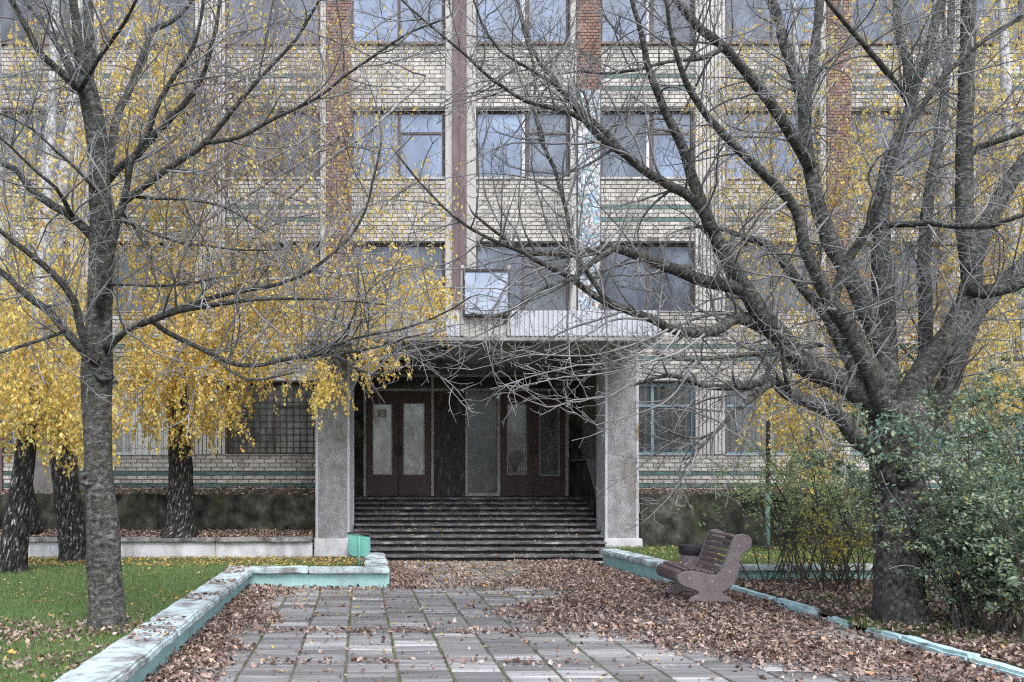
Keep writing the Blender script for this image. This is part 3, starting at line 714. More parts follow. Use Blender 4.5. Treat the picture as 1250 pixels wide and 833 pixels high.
def leaf(u0, u1, g0, g1, gv0, gv1, hand, gm='doorglass'):
    y0, y1 = YD - .01, YD + .04
    x0, x1, a0, a1 = X(u0) + .006, X(u1) - .006, X(g0), X(g1)
    zb, zt, q0, q1 = H0 + .012, ztr0 - .008, Zd(gv1), Zd(gv0)
    m = MB().box(x0, a0, y0, y1, zb, zt).box(a1, x1, y0, y1, zb, zt).box(a0, a1, y0, y1, zb, q0).box(a0, a1, y0, y1, q1, zt)
    d = m.obj('door', MT['doorwood'], dw)
    box('glass', MT[gm], d, a0, a1, y0 + .018, y0 + .026, q0, q1, 0)
    t = .016
    for p in ((a0 - t, a0 + .006, q0 - t, q1 + t), (a1 - .006, a1 + t, q0 - t, q1 + t), (a0 + .007, a1 - .007, q0 - t, q0 + .006), (a0 + .007, a1 - .007, q1 - .006, q1 + t)):
        box('bead', MT['doorframe'], d, p[0], p[1], y0 - .009, y0 + .005, p[2], p[3], .002)
    hx = x1 - .05 if hand > 0 else x0 + .05
    h = MB(); h.tube([Vector((hx, y0 - .01, Zd(544))), Vector((hx, y0 - .05, Zd(546))), Vector((hx, y0 - .05, Zd(553))), Vector((hx, y0 - .01, Zd(555)))], .012, 6)
    h.obj('handle', MT['iron'], d, smooth=True)
leaf(447, 486.5, 455.5, 478, 494, 579, 1); leaf(486.5, 526, 493, 517.5, 493, 579.5, -1)
leaf(610.5, 650.5, 619.5, 642, 494, 579, 1, 'rightglass'); leaf(650.5, 690, 659, 682, 495, 580, -1, 'rightglass')
hp = [(621, 556), (625, 553), (629, 550), (633, 549), (637, 551), (640, 556), (638, 562), (634, 566), (632, 573), (629, 578), (626, 571), (624, 566), (621, 562)]
MB().prism([(X(u), Zd(q)) for u, q in hp], YD + .002, YD + .006).obj('broken_hole', MT['transomglass'], dw)
box('boarded_panel', MT['scratched'], dw, X(529.6), X(567.4), YD - .005, YD + .03, H0, ztr0, .003, label='boarded door panel with scratched dark brown paint')
box('side_light', MT['dullglass'], dw, X(571.3), X(606.4), YD + .0, YD + .012, H0 + .08, ztr0, 0)
fr(X(571.3), X(606.4), H0, H0 + .08, YD - .03, YD + .04)
fr(X(571.3), X(606.4), Zd(535.5), Zd(533), YD - .02, YD - .001)
b = MB()                                                  # paper behind the left glass, broken lower panes
box('paper_notice', MT['jamb'], dw, X(461), X(466), YD + .0, YD + .006, Zd(510), Zd(500), 0)
box('paper_notice', MT['jamb'], dw, X(467), X(472), YD + .0, YD + .006, Zd(510), Zd(500), 0)

# ------------------------------------------------------------ retaining walls and low walls
def retaining(label, x0, x1, y, z0, z1, seed):
    t = thing('retaining_wall', label, 'wall', group='dark concrete walls in front of the building')
    n = max(1, int((x1 - x0) / 3.0)); w = (x1 - x0) / n
    for i in range(n):
        rough('wall_block', MT['darkcon'], t, x0 + i * w + .004, x0 + (i + 1) * w - .004, y, y + .22, z0, z1 + rng.uniform(-.02, .01), .22, .022, .02, seed=seed + i)
    return t
retaining('dark mossy concrete retaining wall left of the entrance behind the birch trunks', -14.0, -.92, 17.85, .2, 1.2, 3)
retaining('dark mossy concrete retaining wall right of the entrance behind the park bench', 5.52, 22.0, 17.02, .0, 1.225, 31)

ww = thing('low_white_wall', 'low whitewashed wall with weathered coping left of the porch column', 'wall')
n = 7; x0, x1 = -14.0, -.93; w = (x1 - x0) / n
for i in range(n):
    a = x0 + i * w
    rough('wall_block', MT['whitewash'], ww, a + .003, a + w - .003, 16.62, 16.76, -.1, .30, .25, .007, .01, seed=i)
    rough('coping_slab', MT['cope_white'], ww, a + .004, a + w - .004, 16.55, 16.82, .302, .385 + rng.uniform(-.012, .008), .2, .012, .015, seed=i + 50)

def low_wall(label, runs, group):
    """runs: (start, end, body y-shift side) polylines; body and coping pieces follow each run"""
    t = thing('low_garden_wall', label, 'wall', group=group)
    for (ax, ay), (bx, by), half, n in runs:
        d = Vector((bx - ax, by - ay, 0)); L = d.length; d.normalize(); s = Vector((-d.y, d.x, 0))
        def xf(c): return Vector((ax, ay, 0)) + d * c.x + s * c.y + Vector((0, 0, c.z))
        w = L / n
        for i in range(n):
            rough('wall_block', MT['turq'], t, i * w + .002, (i + 1) * w - .002, -half + .075, half - .075, -.06, .195, .2, .006, .01, xf, seed=i + ax)
            dz = rng.uniform(-.007, .007)
            rough('coping_slab', MT['cope_turq'], t, i * w + .003, (i + 1) * w - .003, -half, half, .197, .28 + dz, .13, .011, .018, xf, seed=i + 9 + ay)
    return t
G = 'low turquoise garden walls beside the path'
low_wall('low turquoise garden wall beside the lawn bending round the green litter bin', [((-1.76, 2.5), (-1.68, 12.0), .19, 6), ((-1.87, 12.2), (.41, 12.2), .17, 2), ((.23, 12.38), (.24, 14.45), .17, 1)], G)
low_wall('low turquoise garden wall behind the park bench on the right', [((4.40, 15.3), (4.56, 12.74), .17, 2), ((4.40, 12.56), (11.0, 12.56), .17, 4)], G)

kerb = MB().box(5.02, 5.12, 3.0, 12.3, -.1, -.02).obj('kerb', MT['joint']); structure(kerb)
yy = 4.0
for L, gap, dz, dx in ((1.0, .03, .0, 0), (.95, .04, .01, .01), (1.0, .05, -.005, -.01), (.92, .03, .0, .0), (.55, .35, -.02, .02), (.35, .25, -.03, .0), (.95, .08, .01, -.02), (1.0, .03, -.005, 0), (.98, .03, 0, 0.01), (.6, .03, 0, 0)):
    ang = rng.uniform(-.03, .03)
    def xf(c, yy=yy, dx=dx, ang=ang): return Matrix.Rotation(ang, 3, 'Z') @ Vector((c.x, c.y, c.z)) + Vector((5.06 + dx, yy, dz))
    rough('kerb_stone', MT['kerbblue'], kerb, -.075, .075, 0, L, -.12, .085, .1, .013, .025, xf, seed=yy)
    yy += L + gap

# side porch at the far left
side = thing('side_entrance', 'brown side door with dark steps behind the leftmost birch trunk', 'doorway')
box('door', MT['maroon'], side, -8.9, -8.0, 19.2, 19.28, 1.25, 2.6, .01)
box('wall', MT['greycon'], side, -7.6, -6.3, 19.0, 19.3, .45, 2.9, .01)
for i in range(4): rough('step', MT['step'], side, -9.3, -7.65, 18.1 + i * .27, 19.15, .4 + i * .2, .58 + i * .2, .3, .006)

# ------------------------------------------------------------ bench, bins, post
bench = thing('park_bench', 'slatted park bench with curved mauve concrete ends beside the leafy path', 'bench')
prof = [(480, 530), (464, 548), (463, 572), (476, 594), (505, 610), (560, 628), (592, 643), (594, 654), (560, 674), (530, 702), (514, 730), (606, 728), (622, 712), (650, 703), (685, 704), (706, 716), (716, 728),
        (796, 724), (800, 698), (782, 678), (748, 660), (736, 645), (770, 624), (805, 592), (826, 550), (836, 505), (839, 455), (848, 418), (866, 398), (890, 384), (908, 362), (915, 333), (908, 306), (888, 289), (858, 282), (830, 286), (810, 302), (795, 335), (776, 395), (758, 445), (738, 495), (722, 525), (704, 538), (670, 538), (620, 524), (560, 514), (515, 516)]
SC = 1 / 515; BXC, BYN, BYF = 4.22, 10.38, 11.32
pp = [(BXC + (x - 660) * SC, (729 - y) * SC) for x, y in prof]
for y in (BYN, BYF):
    e = MB().prism(pp, y, y + .07).obj('end_panel', MT['benchcon'], bench, .008)
    if y == BYN:
        for (x, q) in ((535, 558), (672, 578), (777, 515), (832, 357)):
            MB().tube([Vector((BXC + (x - 660) * SC, y - .006, (729 - q) * SC)), Vector((BXC + (x - 660) * SC, y + .01, (729 - q) * SC))], .008, 8).obj('bolt', MT['bolt'], e)
def slat(x, y, ang, w=.05, t=.026):
    cx, cz = BXC + (x - 660) * SC, (729 - y) * SC
    c, s = math.cos(ang), math.sin(ang); q = []
    for a, b in ((-w / 2, -t / 2), (w / 2, -t / 2), (w / 2, t / 2), (-w / 2, t / 2)): q.append((cx + a * c - b * s, cz + a * s + b * c))
    MB().prism(q, BYN + .068, BYF + .002).obj('slat', MT['bencwood'], bench, .006)
for x, y, a in ((812, 296, .4), (797, 332, 1.2), (786, 368, 1.25), (774, 404, 1.25), (763, 438, 1.22), (750, 470, 1.18), (737, 500, 1.1), (722, 528, .9)): slat(x, y, a)
for x, y, a in ((680, 528, -.0), (640, 522, -.15), (600, 514, -.12), (560, 506, -.05), (520, 508, .1), (482, 524, .55), (464, 552, 1.4)): slat(x, y, a, .07)

_a = -R(4.5); _p = Vector((BXC, BYN, 0)); bench.rotation_euler = (0, 0, _a); bench.location = _p - Matrix.Rotation(_a, 3, 'Z') @ _p

pot = thing('concrete_litter_bin', 'round concrete litter bin with black liner behind the park bench', 'bin')
c = (4.56, 11.75, 0)
MB().lathe([(.155, 0), (.16, .02), (.185, .52), (.192, .60), (.175, .60), (.16, .3)], c, 28).obj('bowl', MT['benchcon'], pot)
b = MB(); b.lathe([(.192, .50), (.197, .51), (.205, .615), (.198, .625), (.17, .615), (.15, .48)], c, 36)
b.v = [(x + .008 * mnoise.noise(Vector((x * 30, y * 30, z * 8))), y + .008 * mnoise.noise(Vector((y * 30, x * 30, z * 8))), z + .012 * mnoise.noise(Vector((x * 25, y * 25, 3)))) for x, y, z in b.v]
b.obj('liner', MT['liner'], pot, smooth=True)

gb = thing('green_litter_bin', 'small green metal litter bin on a post in the corner of the low garden wall', 'bin')
yb = 13.1; gx0, gx1 = (425 - U0) * yb / F, (452 - U0) * yb / F
gz0, gz1 = EYE - (680 - V0) * yb / F, EYE - (652.5 - V0) * yb / F
m = (gx0 + gx1) / 2; hw = (gx1 - gx0) / 2
out = [(-hw, gz1), (-hw * 1.02, gz0 + .10), (-hw * .9, gz0 + .035), (-hw * .55, gz0), (hw * .55, gz0), (hw * .9, gz0 + .035), (hw * 1.02, gz0 + .10), (hw, gz1 - .045), (hw * .4, gz1 - .03), (0, gz1 - .005)]
MB().prism([(m + a, q) for a, q in out], yb, yb + .2).obj('bucket', MT['greenbin'], gb, .012)
rm = MB(); rm.tube([Vector((m - hw * 1.04, yb + .0, gz1 + .012)), Vector((m - hw * .5, yb - .02, gz1 + .018)), Vector((m + hw * 1.05, yb - .01, gz1 - .005)), Vector((m + hw * 1.04, yb + .22, gz1 - .005)), Vector((m - hw * 1.04, yb + .22, gz1 + .012)), Vector((m - hw * 1.04, yb, gz1 + .012))], .011, 6)
rm.obj('rim', MT['iron'], gb)
box('opening', MT['liner'], gb, m - hw * .94, m + hw * .94, yb + .03, yb + .18, gz1 - .03, gz1 - .002, .004)
MB().tube([Vector((m, yb - .022, lawn_z(yb) - .1)), Vector((m - .002, yb - .022, gz1 - .03))], .016, 8).obj('post', MT['greenbin'], gb, smooth=True)

post = thing('metal_post', 'thin metal post painted green below and rusty brown above beside the bushes', 'post')
yp = 16.3; xp = (937 - U0) * yp / F
MB().tube([Vector((xp, yp, .1)), Vector((xp, yp, EYE - (602 - V0) * yp / F))], .045, 10).obj('lower_tube', MT['greenpost'], post, smooth=True)
MB().tube([Vector((xp, yp, EYE - (602 - V0) * yp / F)), Vector((xp + .02, yp, EYE - (440 - V0) * yp / F))], .034, 10).obj('upper_tube', MT['rustpost'], post, smooth=True)
MB().lathe([(.11, 0), (.11, .10), (.05, .13)], (xp, yp, .13), 12).obj('foot', MT['darkcon'], post)

# ------------------------------------------------------------ trees
def smooth_path(pts, rad, step):
    """Catmull-Rom through the points, resampled about every `step` metres"""
    P_ = [pts[0] * 2 - pts[1]] + list(pts) + [pts[-1] * 2 - pts[-2]]
    op, orad = [], []
    for i in range(1, len(P_) - 2):
        a, b, c, d = P_[i - 1:i + 3]; n = max(1, int((c - b).length / step))
        for k in range(n):
            t = k / n
            op.append(.5 * ((2 * b) + (c - a) * t + (2 * a - 5 * b + 4 * c - d) * t * t + (3 * b - a - 3 * c + d) * t ** 3))
            orad.append(rad[i - 1] * (1 - t) + rad[i] * t)
    op.append(pts[-1]); orad.append(rad[-1])
    return op, orad

def rand_perp(d, r):
    v = Vector((r.gauss(0, 1), r.gauss(0, 1), r.gauss(0, 1))); v -= d * v.dot(d)
    return v.normalized() if v.length > 1e-4 else d.orthogonal().normalized()

def shoot(mb, p, d, L, r0, r1, r, wob, trop, sides=3, seg=.09, kids=None, level=0):
    """one wandering shoot; kids = [(spacing, length range, radius, spread), ...] for the levels below"""
    n = max(3, int(L / seg)); pts = [p.copy()]; d = d.copy(); sl_ = L / n
    cv = rand_perp(d, r) * r.gauss(0, 1.1) * sl_ / max(.25, L) if L > .12 else rand_perp(d, r) * r.gauss(0, .25)
    for i in range(n):
        d = (d + Vector((r.gauss(0, wob), r.gauss(0, wob), r.gauss(0, wob) + trop)) + cv).normalized()
        p = p + d * sl_
        if p.z < .35: d.z = abs(d.z); p.z = .35
        pts.append(p)
    rad = [r0 + (r1 - r0) * i / n for i in range(n + 1)]
    mb.tube(pts, rad, sides, cap=False)
    if kids:
        sp, lo, hi, kr, ang = kids[0]; s = r.uniform(.3, 1) * sp; cum = 0; side = rand_perp(d, r)
        while s < L * .98:
            i = min(n - 1, int(s / sl_)); t = (pts[i + 1] - pts[i]).normalized(); q = pts[i].lerp(pts[i + 1], s / sl_ - i)
            side = (rand_perp(t, r) * .8 - side * .6); side -= t * side.dot(t); side.normalize()
            a = R(r.uniform(*ang)); dd = t * math.cos(a) + side * math.sin(a)
            ll = r.uniform(lo, hi) * (1 - .45 * s / L)
            rr = min(kr, rad[i] * .8)
            shoot(mb, q, dd, ll, rr, max(.0022, rr * .55), r, wob * 1.15, trop * .6, 3, max(.045, ll / 6), kids[1:], level + 1)
            s += sp * r.uniform(.55, 1.5)
    return pts

def build_limb(t, name, spec, Y0, m, sc_sides, r, wiggle=.012):
    """spec: [(u, v, diameter px, depth offset)] seen from the camera; gives a tapered bent limb"""
    pts = [P(u, v, Y0 + dy) for u, v, dpx, dy in spec]
    rad = [dpx * (.79 if dpx > 20 else .84 if dpx > 6 else .8) * (Y0 + dy) / F / 2 for u, v, dpx, dy in spec]
    p, q = smooth_path(pts, rad, .10)
    p = [a + mnoise.noise_vector(a * 3.1) * wiggle + mnoise.noise_vector(a * 9) * wiggle * .4 for a in p]
    mb = MB(); mb.has_uv = True
    sd = 14 if max(rad) > .07 else 8 if max(rad) > .025 else 6
    mb.tube(p, q, sd, disp=(lambda c, x, y, L: 1 + .10 * mnoise.noise(c * 8 + Vector((x, y, 0)) * 1.3)))
    mb.obj(name, m, t, smooth=True)
    return p, q

def lerp_depth(pts, d0, d1):
    n = len(pts) - 1
    return [(u, v, w, d0 + (d1 - d0) * i / n) for i, (u, v, w) in enumerate(pts)]

# --- the old cherry tree right of the path
YR = 8.65
oldtree = thing('cherry_tree', 'large bare dark cherry tree with many spreading limbs right of the path', 'tree')
def knots(c, x, y, L):
    f = 1 + .05 * mnoise.noise(c * 4) + .03 * mnoise.noise(c * 11)
    for kp, s, a in KN:
        d = (c + Vector((0, -.27, 0)) - kp); dx = Vector((d.x, 0, d.z)).length
        if y < 9: f += a * math.exp(-((dx - s) / .05) ** 2) * max(0, FRONT(c, x, y))
    return f
KN = [(P(1098, 582, YR - .3), .10, .10), (P(1080, 640, YR - .3), .13, .05)]
def FRONT(c, x, y): return 1
def trunk(t, spec, Y0, m, flare, sides=28, ecc=0):
    pts = [P(u, v, Y0) for u, v, w in spec]; rad = [w * Y0 / F / 2 for u, v, w in spec]
    p, q = smooth_path(pts, rad, .05)
    zb = p[0].z
    mb = MB(); mb.has_uv = True
    def disp(c, x, y, L):
        a = math.atan2(y, x); h = c.z - zb
        root = flare * math.exp(-max(0, h) / .22) * (.55 + .45 * math.cos(a * 5 + 1.3))
        return 1 + root + .10 * mnoise.noise(Vector((x * 1.4, y * 1.4, c.z * 2.6))) + .045 * mnoise.noise(Vector((x * 5, y * 5, c.z * 9)))
    mb.tube(p, q, sides, disp=disp)
    return mb.obj('trunk', m, t, smooth=True)
def knot(t, p, rr, m, normal=Vector((0, -1, 0))):
    mb = MB(); mb.has_uv = True
    for s, w in ((1, .028), (.62, .022), (.28, .02)):
        pts = [p + Vector((math.cos(a) * rr * s * 1.15, 0, math.sin(a) * rr * s * .85)) + mnoise.noise_vector(Vector((a, s, p.x))) * .012 for a in [2 * math.pi * k / 16 for k in range(17)]]
        mb.tube(pts, w, 6, cap=False)
    return mb.obj('knot', m, t, smooth=True)
trunk(oldtree, [(1100, 792, 66), (1099, 770, 60), (1098, 730, 55), (1097, 680, 54), (1096, 620, 56), (1097, 570, 59), (1098, 535, 67), (1098, 510, 70), (1098, 492, 56)], YR, MT['cherrydark'], .14)
knot(oldtree, P(1099, 580, YR - .24), .10, MT['cherrydark'])

LR = []
def RL(pts, d0, d1, m='cherry'):
    p, q = build_limb(oldtree, 'limb', lerp_depth(pts, d0, d1), YR, MT[m], 10, rng)
    LR.append((p, q)); return p, q
RL([(1098, 520, 46), (1080, 503, 40), (1032, 468, 36), (981, 445, 33), (950, 408, 30), (932, 386, 28), (907, 350, 25), (880, 303, 22), (868, 282, 19), (850, 232, 16), (835, 187, 14), (810, 131, 11), (790, 76, 9), (780, 30, 7), (768, -15, 6)], 0, -1.0)
RL([(955, 418, 18), (925, 396, 19), (897, 387, 19), (880, 401, 17), (860, 406, 16), (824, 403, 14), (790, 387, 12), (745, 371, 12), (718, 356, 10), (692, 337, 9), (666, 325, 8), (639, 308, 6), (608, 297, 6), (575, 279, 5), (540, 250, 4), (511, 222, 4), (484, 188, 3)], -.2, -1.6)
RL([(915, 362, 18), (895, 350, 19), (860, 343, 18), (824, 329, 17), (792, 318, 15), (750, 303, 13), (718, 309, 11), (692, 311, 11), (666, 309, 9), (639, 307, 7), (610, 288, 5), (580, 262, 4)], -.4, -1.2)
RL([(750, 303, 10), (722, 322, 8), (700, 340, 7), (668, 350, 6), (640, 368, 5), (606, 386, 4), (575, 383, 3)], -1.1, -1.6)
RL([(871, 284, 17), (846, 244, 15), (820, 229, 14), (795, 214, 13), (764, 189, 12), (736, 171, 11), (712, 146, 8), (678, 133, 7), (645, 124, 6), (601, 97, 5), (561, 62, 4), (531, 36, 4), (500, 10, 3), (480, -10, 3)], -.6, -1.7)
RL([(736, 171, 9), (716, 150, 8), (685, 113, 7), (660, 92, 6), (635, 78, 5), (612, 64, 4), (588, 27, 4), (576, -10, 3)], -1.0, -1.5)
RL([(764, 189, 9), (736, 160, 8), (702, 128, 7), (675, 97, 6), (655, 70, 5), (640, 30, 4), (630, -10, 4)], -.8, .2)
RL([(745, 371, 8), (722, 340, 7), (700, 300, 6), (690, 250, 6), (676, 205, 6), (660, 170, 6), (652, 125, 5), (654, 95, 5), (640, 40, 4), (628, -10, 3)], -1.2, -.5)
RL([(1098, 512, 34), (1078, 496, 30), (1065, 458, 29), (1038, 404, 26), (1017, 373, 23), (1002, 343, 19), (982, 300, 16), (972, 257, 14), (951, 230, 13), (916, 197, 12), (881, 161, 11), (845, 116, 9), (828, 76, 7), (818, 30, 6), (812, -10, 6)], -.1, -1.4)
RL([(1098, 512, 34), (1086, 478, 30), (1079, 431, 28), (1062, 388, 26), (1038, 337, 25), (1014, 295, 24), (1002, 262, 22), (993, 227, 21), (983, 166, 18), (980, 122, 17), (966, 80, 15), (951, 30, 13), (941, -10, 12)], .1, .9)
RL([(982, 140, 15), (986, 110, 14), (993, 80, 13), (998, 30, 12), (1003, -12, 11)], .75, 1.1)
RL([(990, 205, 17), (977, 182, 17), (962, 158, 16), (941, 126, 15), (916, 96, 14), (886, 60, 13), (850, 30, 12), (822, -6, 11)], .5, -.3)
RL([(881, 61, 8), (860, 70, 8), (838, 72, 6), (815, 76, 5), (770, 86, 5), (740, 90, 4), (700, 88, 3)], -.2, -.8)
RL([(1097, 505, 36), (1084, 470, 32), (1081, 404, 31), (1077, 337, 29), (1075, 280, 25), (1077, 242, 22), (1086, 192, 18), (1103, 155, 15), (1113, 118, 14), (1128, 75, 13), (1140, 38, 12), (1152, -10, 11)], .3, .6)
RL([(1109, 128, 9), (1100, 112, 8), (1085, 92, 8), (1072, 76, 8), (1050, 50, 7), (1032, 28, 6), (1012, 4, 6), (1000, -14, 5)], .5, -.4)
RL([(1108, 110, 12), (1107, 80, 12), (1098, 45, 11), (1093, -10, 10)], .6, .9)
RL([(1017, 370, 15), (1030, 328, 14), (1052, 293, 13), (1068, 262, 13), (1078, 225, 12), (1090, 185, 11), (1104, 160, 10), (1125, 130, 9), (1150, 95, 8), (1178, 70, 7), (1215, 40, 6), (1255, 15, 5)], -.4, -1.0)
RL([(1099, 515, 42), (1104, 496, 40), (1120, 466, 37), (1142, 431, 35), (1166, 398, 33), (1182, 364, 31), (1187, 330, 29), (1181, 302, 27), (1177, 242, 24), (1178, 151, 22), (1180, 76, 20), (1184, -12, 18)], 0, .4)
RL([(1183, 352, 22), (1200, 357, 22), (1216, 354, 21), (1235, 349, 20), (1252, 342, 19), (1290, 322, 17)], .1, -.2)
RL([(1185, 335, 26), (1196, 292, 25), (1212, 258, 24), (1226, 235, 24), (1249, 200, 22), (1278, 165, 19)], .2, .5)
RL([(1178, 196, 11), (1190, 182, 11), (1205, 176, 10), (1222, 170, 9), (1252, 160, 8), (1285, 140, 7)], .4, .1)
RL([(1104, 540, 40), (1128, 522, 36), (1153, 482, 32), (1169, 438, 29), (1186, 391, 26), (1205, 368, 24), (1235, 336, 21), (1262, 305, 17)], .25, .9)
RL([(1078, 556, 24), (1048, 539, 23), (1025, 509, 22), (998, 495, 20), (964, 482, 18), (948, 467, 17), (925, 468, 14), (897, 473, 11), (864, 472, 9), (830, 460, 7), (800, 462, 5), (775, 470, 4)], -.1, -.9)
RL([(945, 466, 10), (932, 474, 10), (912, 490, 9), (895, 506, 7), (870, 531, 6), (851, 552, 4), (838, 562, 3)], -.6, -.8)
RL([(875, 526, 4), (854, 535, 4), (832, 532, 4), (811, 523, 3)], -.7, -.9)
RL([(964, 480, 7), (958, 450, 7), (954, 425, 6), (950, 400, 5)], -.5, -.8)
RL([(1050, 470, 15), (1030, 430, 15), (1008, 386, 15), (981, 354, 14), (954, 318, 13), (935, 298, 11), (910, 291, 9), (885, 280, 7), (850, 276, 6)], .5, 1.0)
RL([(1120, 530, 22), (1125, 480, 20), (1129, 420, 19), (1130, 350, 18), (1128, 322, 17), (1133, 242, 15), (1148, 166, 13), (1153, 110, 11), (1160, 50, 10), (1162, -10, 9)], .7, 1.6)
RL([(1070, 277, 10), (1085, 274, 10), (1110, 273, 9), (1133, 272, 9), (1160, 276, 8), (1183, 277, 8), (1210, 275, 8), (1240, 266, 7), (1275, 255, 6)], .1, -1.0)
RL([(1003, 420, 8), (975, 425, 7), (940, 432, 6), (905, 434, 5), (870, 438, 5), (835, 440, 4), (800, 432, 4)], .1, -.8)
# light hanging shoots over the porch front
NHANG = len(LR)
MT_hang = 'palebark'
for pts in ([(830, 404, 6), (812, 428, 5), (785, 452, 5), (765, 472, 5), (745, 484, 5), (720, 487, 4.5), (700, 488, 4), (680, 496, 4), (668, 497, 3.5), (645, 489, 3), (628, 480, 2.5), (617, 471, 2)],
            [(824, 403, 6), (795, 424, 5), (765, 437, 5), (730, 445, 4.5), (706, 446, 4), (680, 452, 3.5), (650, 459, 3), (622, 468, 2.5), (612, 472, 2)],
            [(815, 403, 6), (785, 416, 5), (750, 428, 5), (715, 435, 4), (680, 434, 4), (650, 433, 3.5), (628, 437, 3), (600, 446, 2.5), (575, 452, 2), (559, 450, 2)],
            [(850, 440, 6), (825, 478, 5), (805, 495, 5), (785, 503, 4.5), (765, 509, 4), (748, 514, 4), (728, 519, 3.5), (712, 511, 3), (703, 504, 2.5), (693, 502, 2)],
            [(765, 510, 4), (750, 520, 3), (735, 527, 3), (719, 533, 2)],
            [(700, 488, 3.5), (682, 483, 3), (674, 472, 2.5), (667, 463, 2)],
            [(860, 408, 6), (830, 430, 5), (798, 440, 4.5), (760, 452, 4), (725, 458, 4), (690, 460, 3.5), (660, 466, 3), (640, 470, 2)]):
    p, q = build_limb(oldtree, 'limb', lerp_depth([(a, c_, w * .58) for a, c_, w in pts], -1.3, -1.7), YR, MT[MT_hang], 6, rng, .006); LR.append((p, q))

def clothe(t, limbs, r, spacing, rmax, kids, side_len, trop, m, skip=.12, dens=1.0, wob=.10, bias=None, name='crown'):
    """side branches and twigs along the limbs, joined into the crown"""
    mb = MB()
    for p, q in limbs:
        L = sum((p[i + 1] - p[i]).length for i in range(len(p) - 1)); s = L * skip + r.uniform(0, spacing); acc = 0; i = 0
        side = None
        while s < L:
            while i < len(p) - 2 and acc + (p[i + 1] - p[i]).length < s: acc += (p[i + 1] - p[i]).length; i += 1
            t_ = (p[i + 1] - p[i]).normalized(); rr = q[i]
            side = rand_perp(t_, r)
            if bias: side = (side + bias).normalized()
            a = R(r.uniform(35, 80)); d = t_ * math.cos(a) + side * math.sin(a)
            ll = r.uniform(*side_len) * (1 - .4 * s / L)
            shoot(mb, p[i] + side * rr * .6, d, ll, min(rmax, rr * .6, .004 + ll * .009), .0028, r, wob, trop, 4, .09, kids)
            s += spacing * r.uniform(.5, 1.6) / dens
        e = (p[-1] - p[-3]).normalized()
        shoot(mb, p[-1], e, r.uniform(.3, .7) * (1 if q[-1] > .012 else .3), q[-1], .0026, r, wob, trop, 4, .09, kids)
    return mb.obj(name, m, t, kind='stuff', smooth=True)
r1 = random.Random(5)
clothe(oldtree, LR[:NHANG], r1, .115, .014, [(.12, .16, .62, .0038, (30, 75)), (.085, .04, .15, .0027, (35, 85))], (.6, 1.5), .016, MT['twig'], wob=.10, name='crown')

clothe(oldtree, LR[NHANG:], r1, .17, .005, [(.13, .10, .28, .0028, (25, 60)), (.10, .03, .08, .0022, (35, 85))], (.25, .6), .03, MT['palebark'], wob=.09, bias=Vector((-.9, -.2, .12)), name='outer_twigs')
# --- the young cherry tree on the left lawn
YL = 7.5
young = thing('cherry_tree', 'slim bare grey cherry tree standing on the lawn beside the left garden wall', 'tree')
trunk(young, [(133, 790, 52), (132, 768, 46), (130, 740, 42), (128, 700, 41), (125, 650, 39), (122, 600, 37), (120, 560, 34), (119, 520, 33), (118, 470, 37), (118, 445, 39), (120, 410, 34), (122, 380, 31), (124, 300, 28), (123, 250, 27), (117, 165, 25), (108, 115, 25), (103, 95, 22)], YL, MT['cherry'], .26, 24)
knot(young, P(109, 586, YL - .11), .055, MT['cherrydark']); knot(young, P(128, 458, YL - .13), .05, MT['cherrydark'])
LL = []
def YLm(pts, d0, d1, m='cherry'):
    p, q = build_limb(young, 'limb', lerp_depth(pts, d0, d1), YL, MT[m], 8, rng, .008); LL.append((p, q)); return p, q
YLm([(104, 108, 20), (110, 75, 18), (108, 30, 15), (106, -12, 13)], 0, .2)
YLm([(104, 108, 18), (97, 75, 16), (93, 30, 14), (88, -12, 12)], 0, -.2)
YLm([(119, 446, 15), (101, 410, 13), (90, 367, 11), (65, 335, 10), (36, 310, 9), (0, 281, 7), (-35, 252, 6)], -.1, -.9)
YLm([(118, 450, 16), (108, 436, 15), (79, 403, 13), (61, 382, 12), (32, 360, 10), (0, 331, 9), (-42, 308, 7)], 0, .7)
YLm([(80, 404, 6), (54, 414, 5), (0, 430, 5), (-30, 436, 4)], 0, -.5)
YLm([(121, 306, 16), (115, 292, 15), (86, 263, 13), (65, 252, 12), (36, 230, 11), (22, 209, 10), (0, 198, 9), (-32, 178, 8)], 0, .6)
YLm([(88, 264, 8), (78, 244, 7), (68, 230, 6), (43, 209, 5), (14, 180, 4), (-10, 160, 4)], -.1, -.8)
YLm([(122, 378, 15), (126, 350, 14), (133, 317, 13), (144, 270, 12), (152, 245, 12), (156, 225, 10), (160, 198, 9), (180, 164, 9), (195, 124, 8), (216, 87, 7), (235, 58, 6), (245, 24, 5), (249, -12, 5)], -.15, -.9)
YLm([(152, 246, 11), (168, 233, 11), (202, 208, 10), (249, 175, 9), (292, 124, 7), (316, 97, 6), (360, 50, 5), (390, 0, 4), (400, -15, 4)], -.4, -1.2)
YLm([(249, 175, 7), (292, 168, 6), (336, 144, 6), (386, 121, 5), (420, 94, 4), (460, 66, 4), (500, 40, 3), (540, 25, 3)], -.8, -1.5)
YLm([(128, 225, 15), (134, 195, 14), (141, 150, 13), (148, 130, 12), (155, 118, 11), (168, 84, 10), (178, 57, 9), (186, 37, 8), (208, 27, 7), (228, 10, 6), (242, -12, 5)], .1, .7)
YLm([(130, 222, 13), (145, 204, 12), (168, 188, 11), (195, 158, 10), (228, 124, 9), (245, 97, 7), (256, 66, 6), (262, 44, 6), (269, -10, 5)], .1, -.5)
YLm([(115, 130, 13), (103, 114, 13), (91, 104, 12), (70, 85, 10), (50, 67, 10), (34, 37, 9), (17, 7, 8), (5, -14, 7)], 0, -.6)
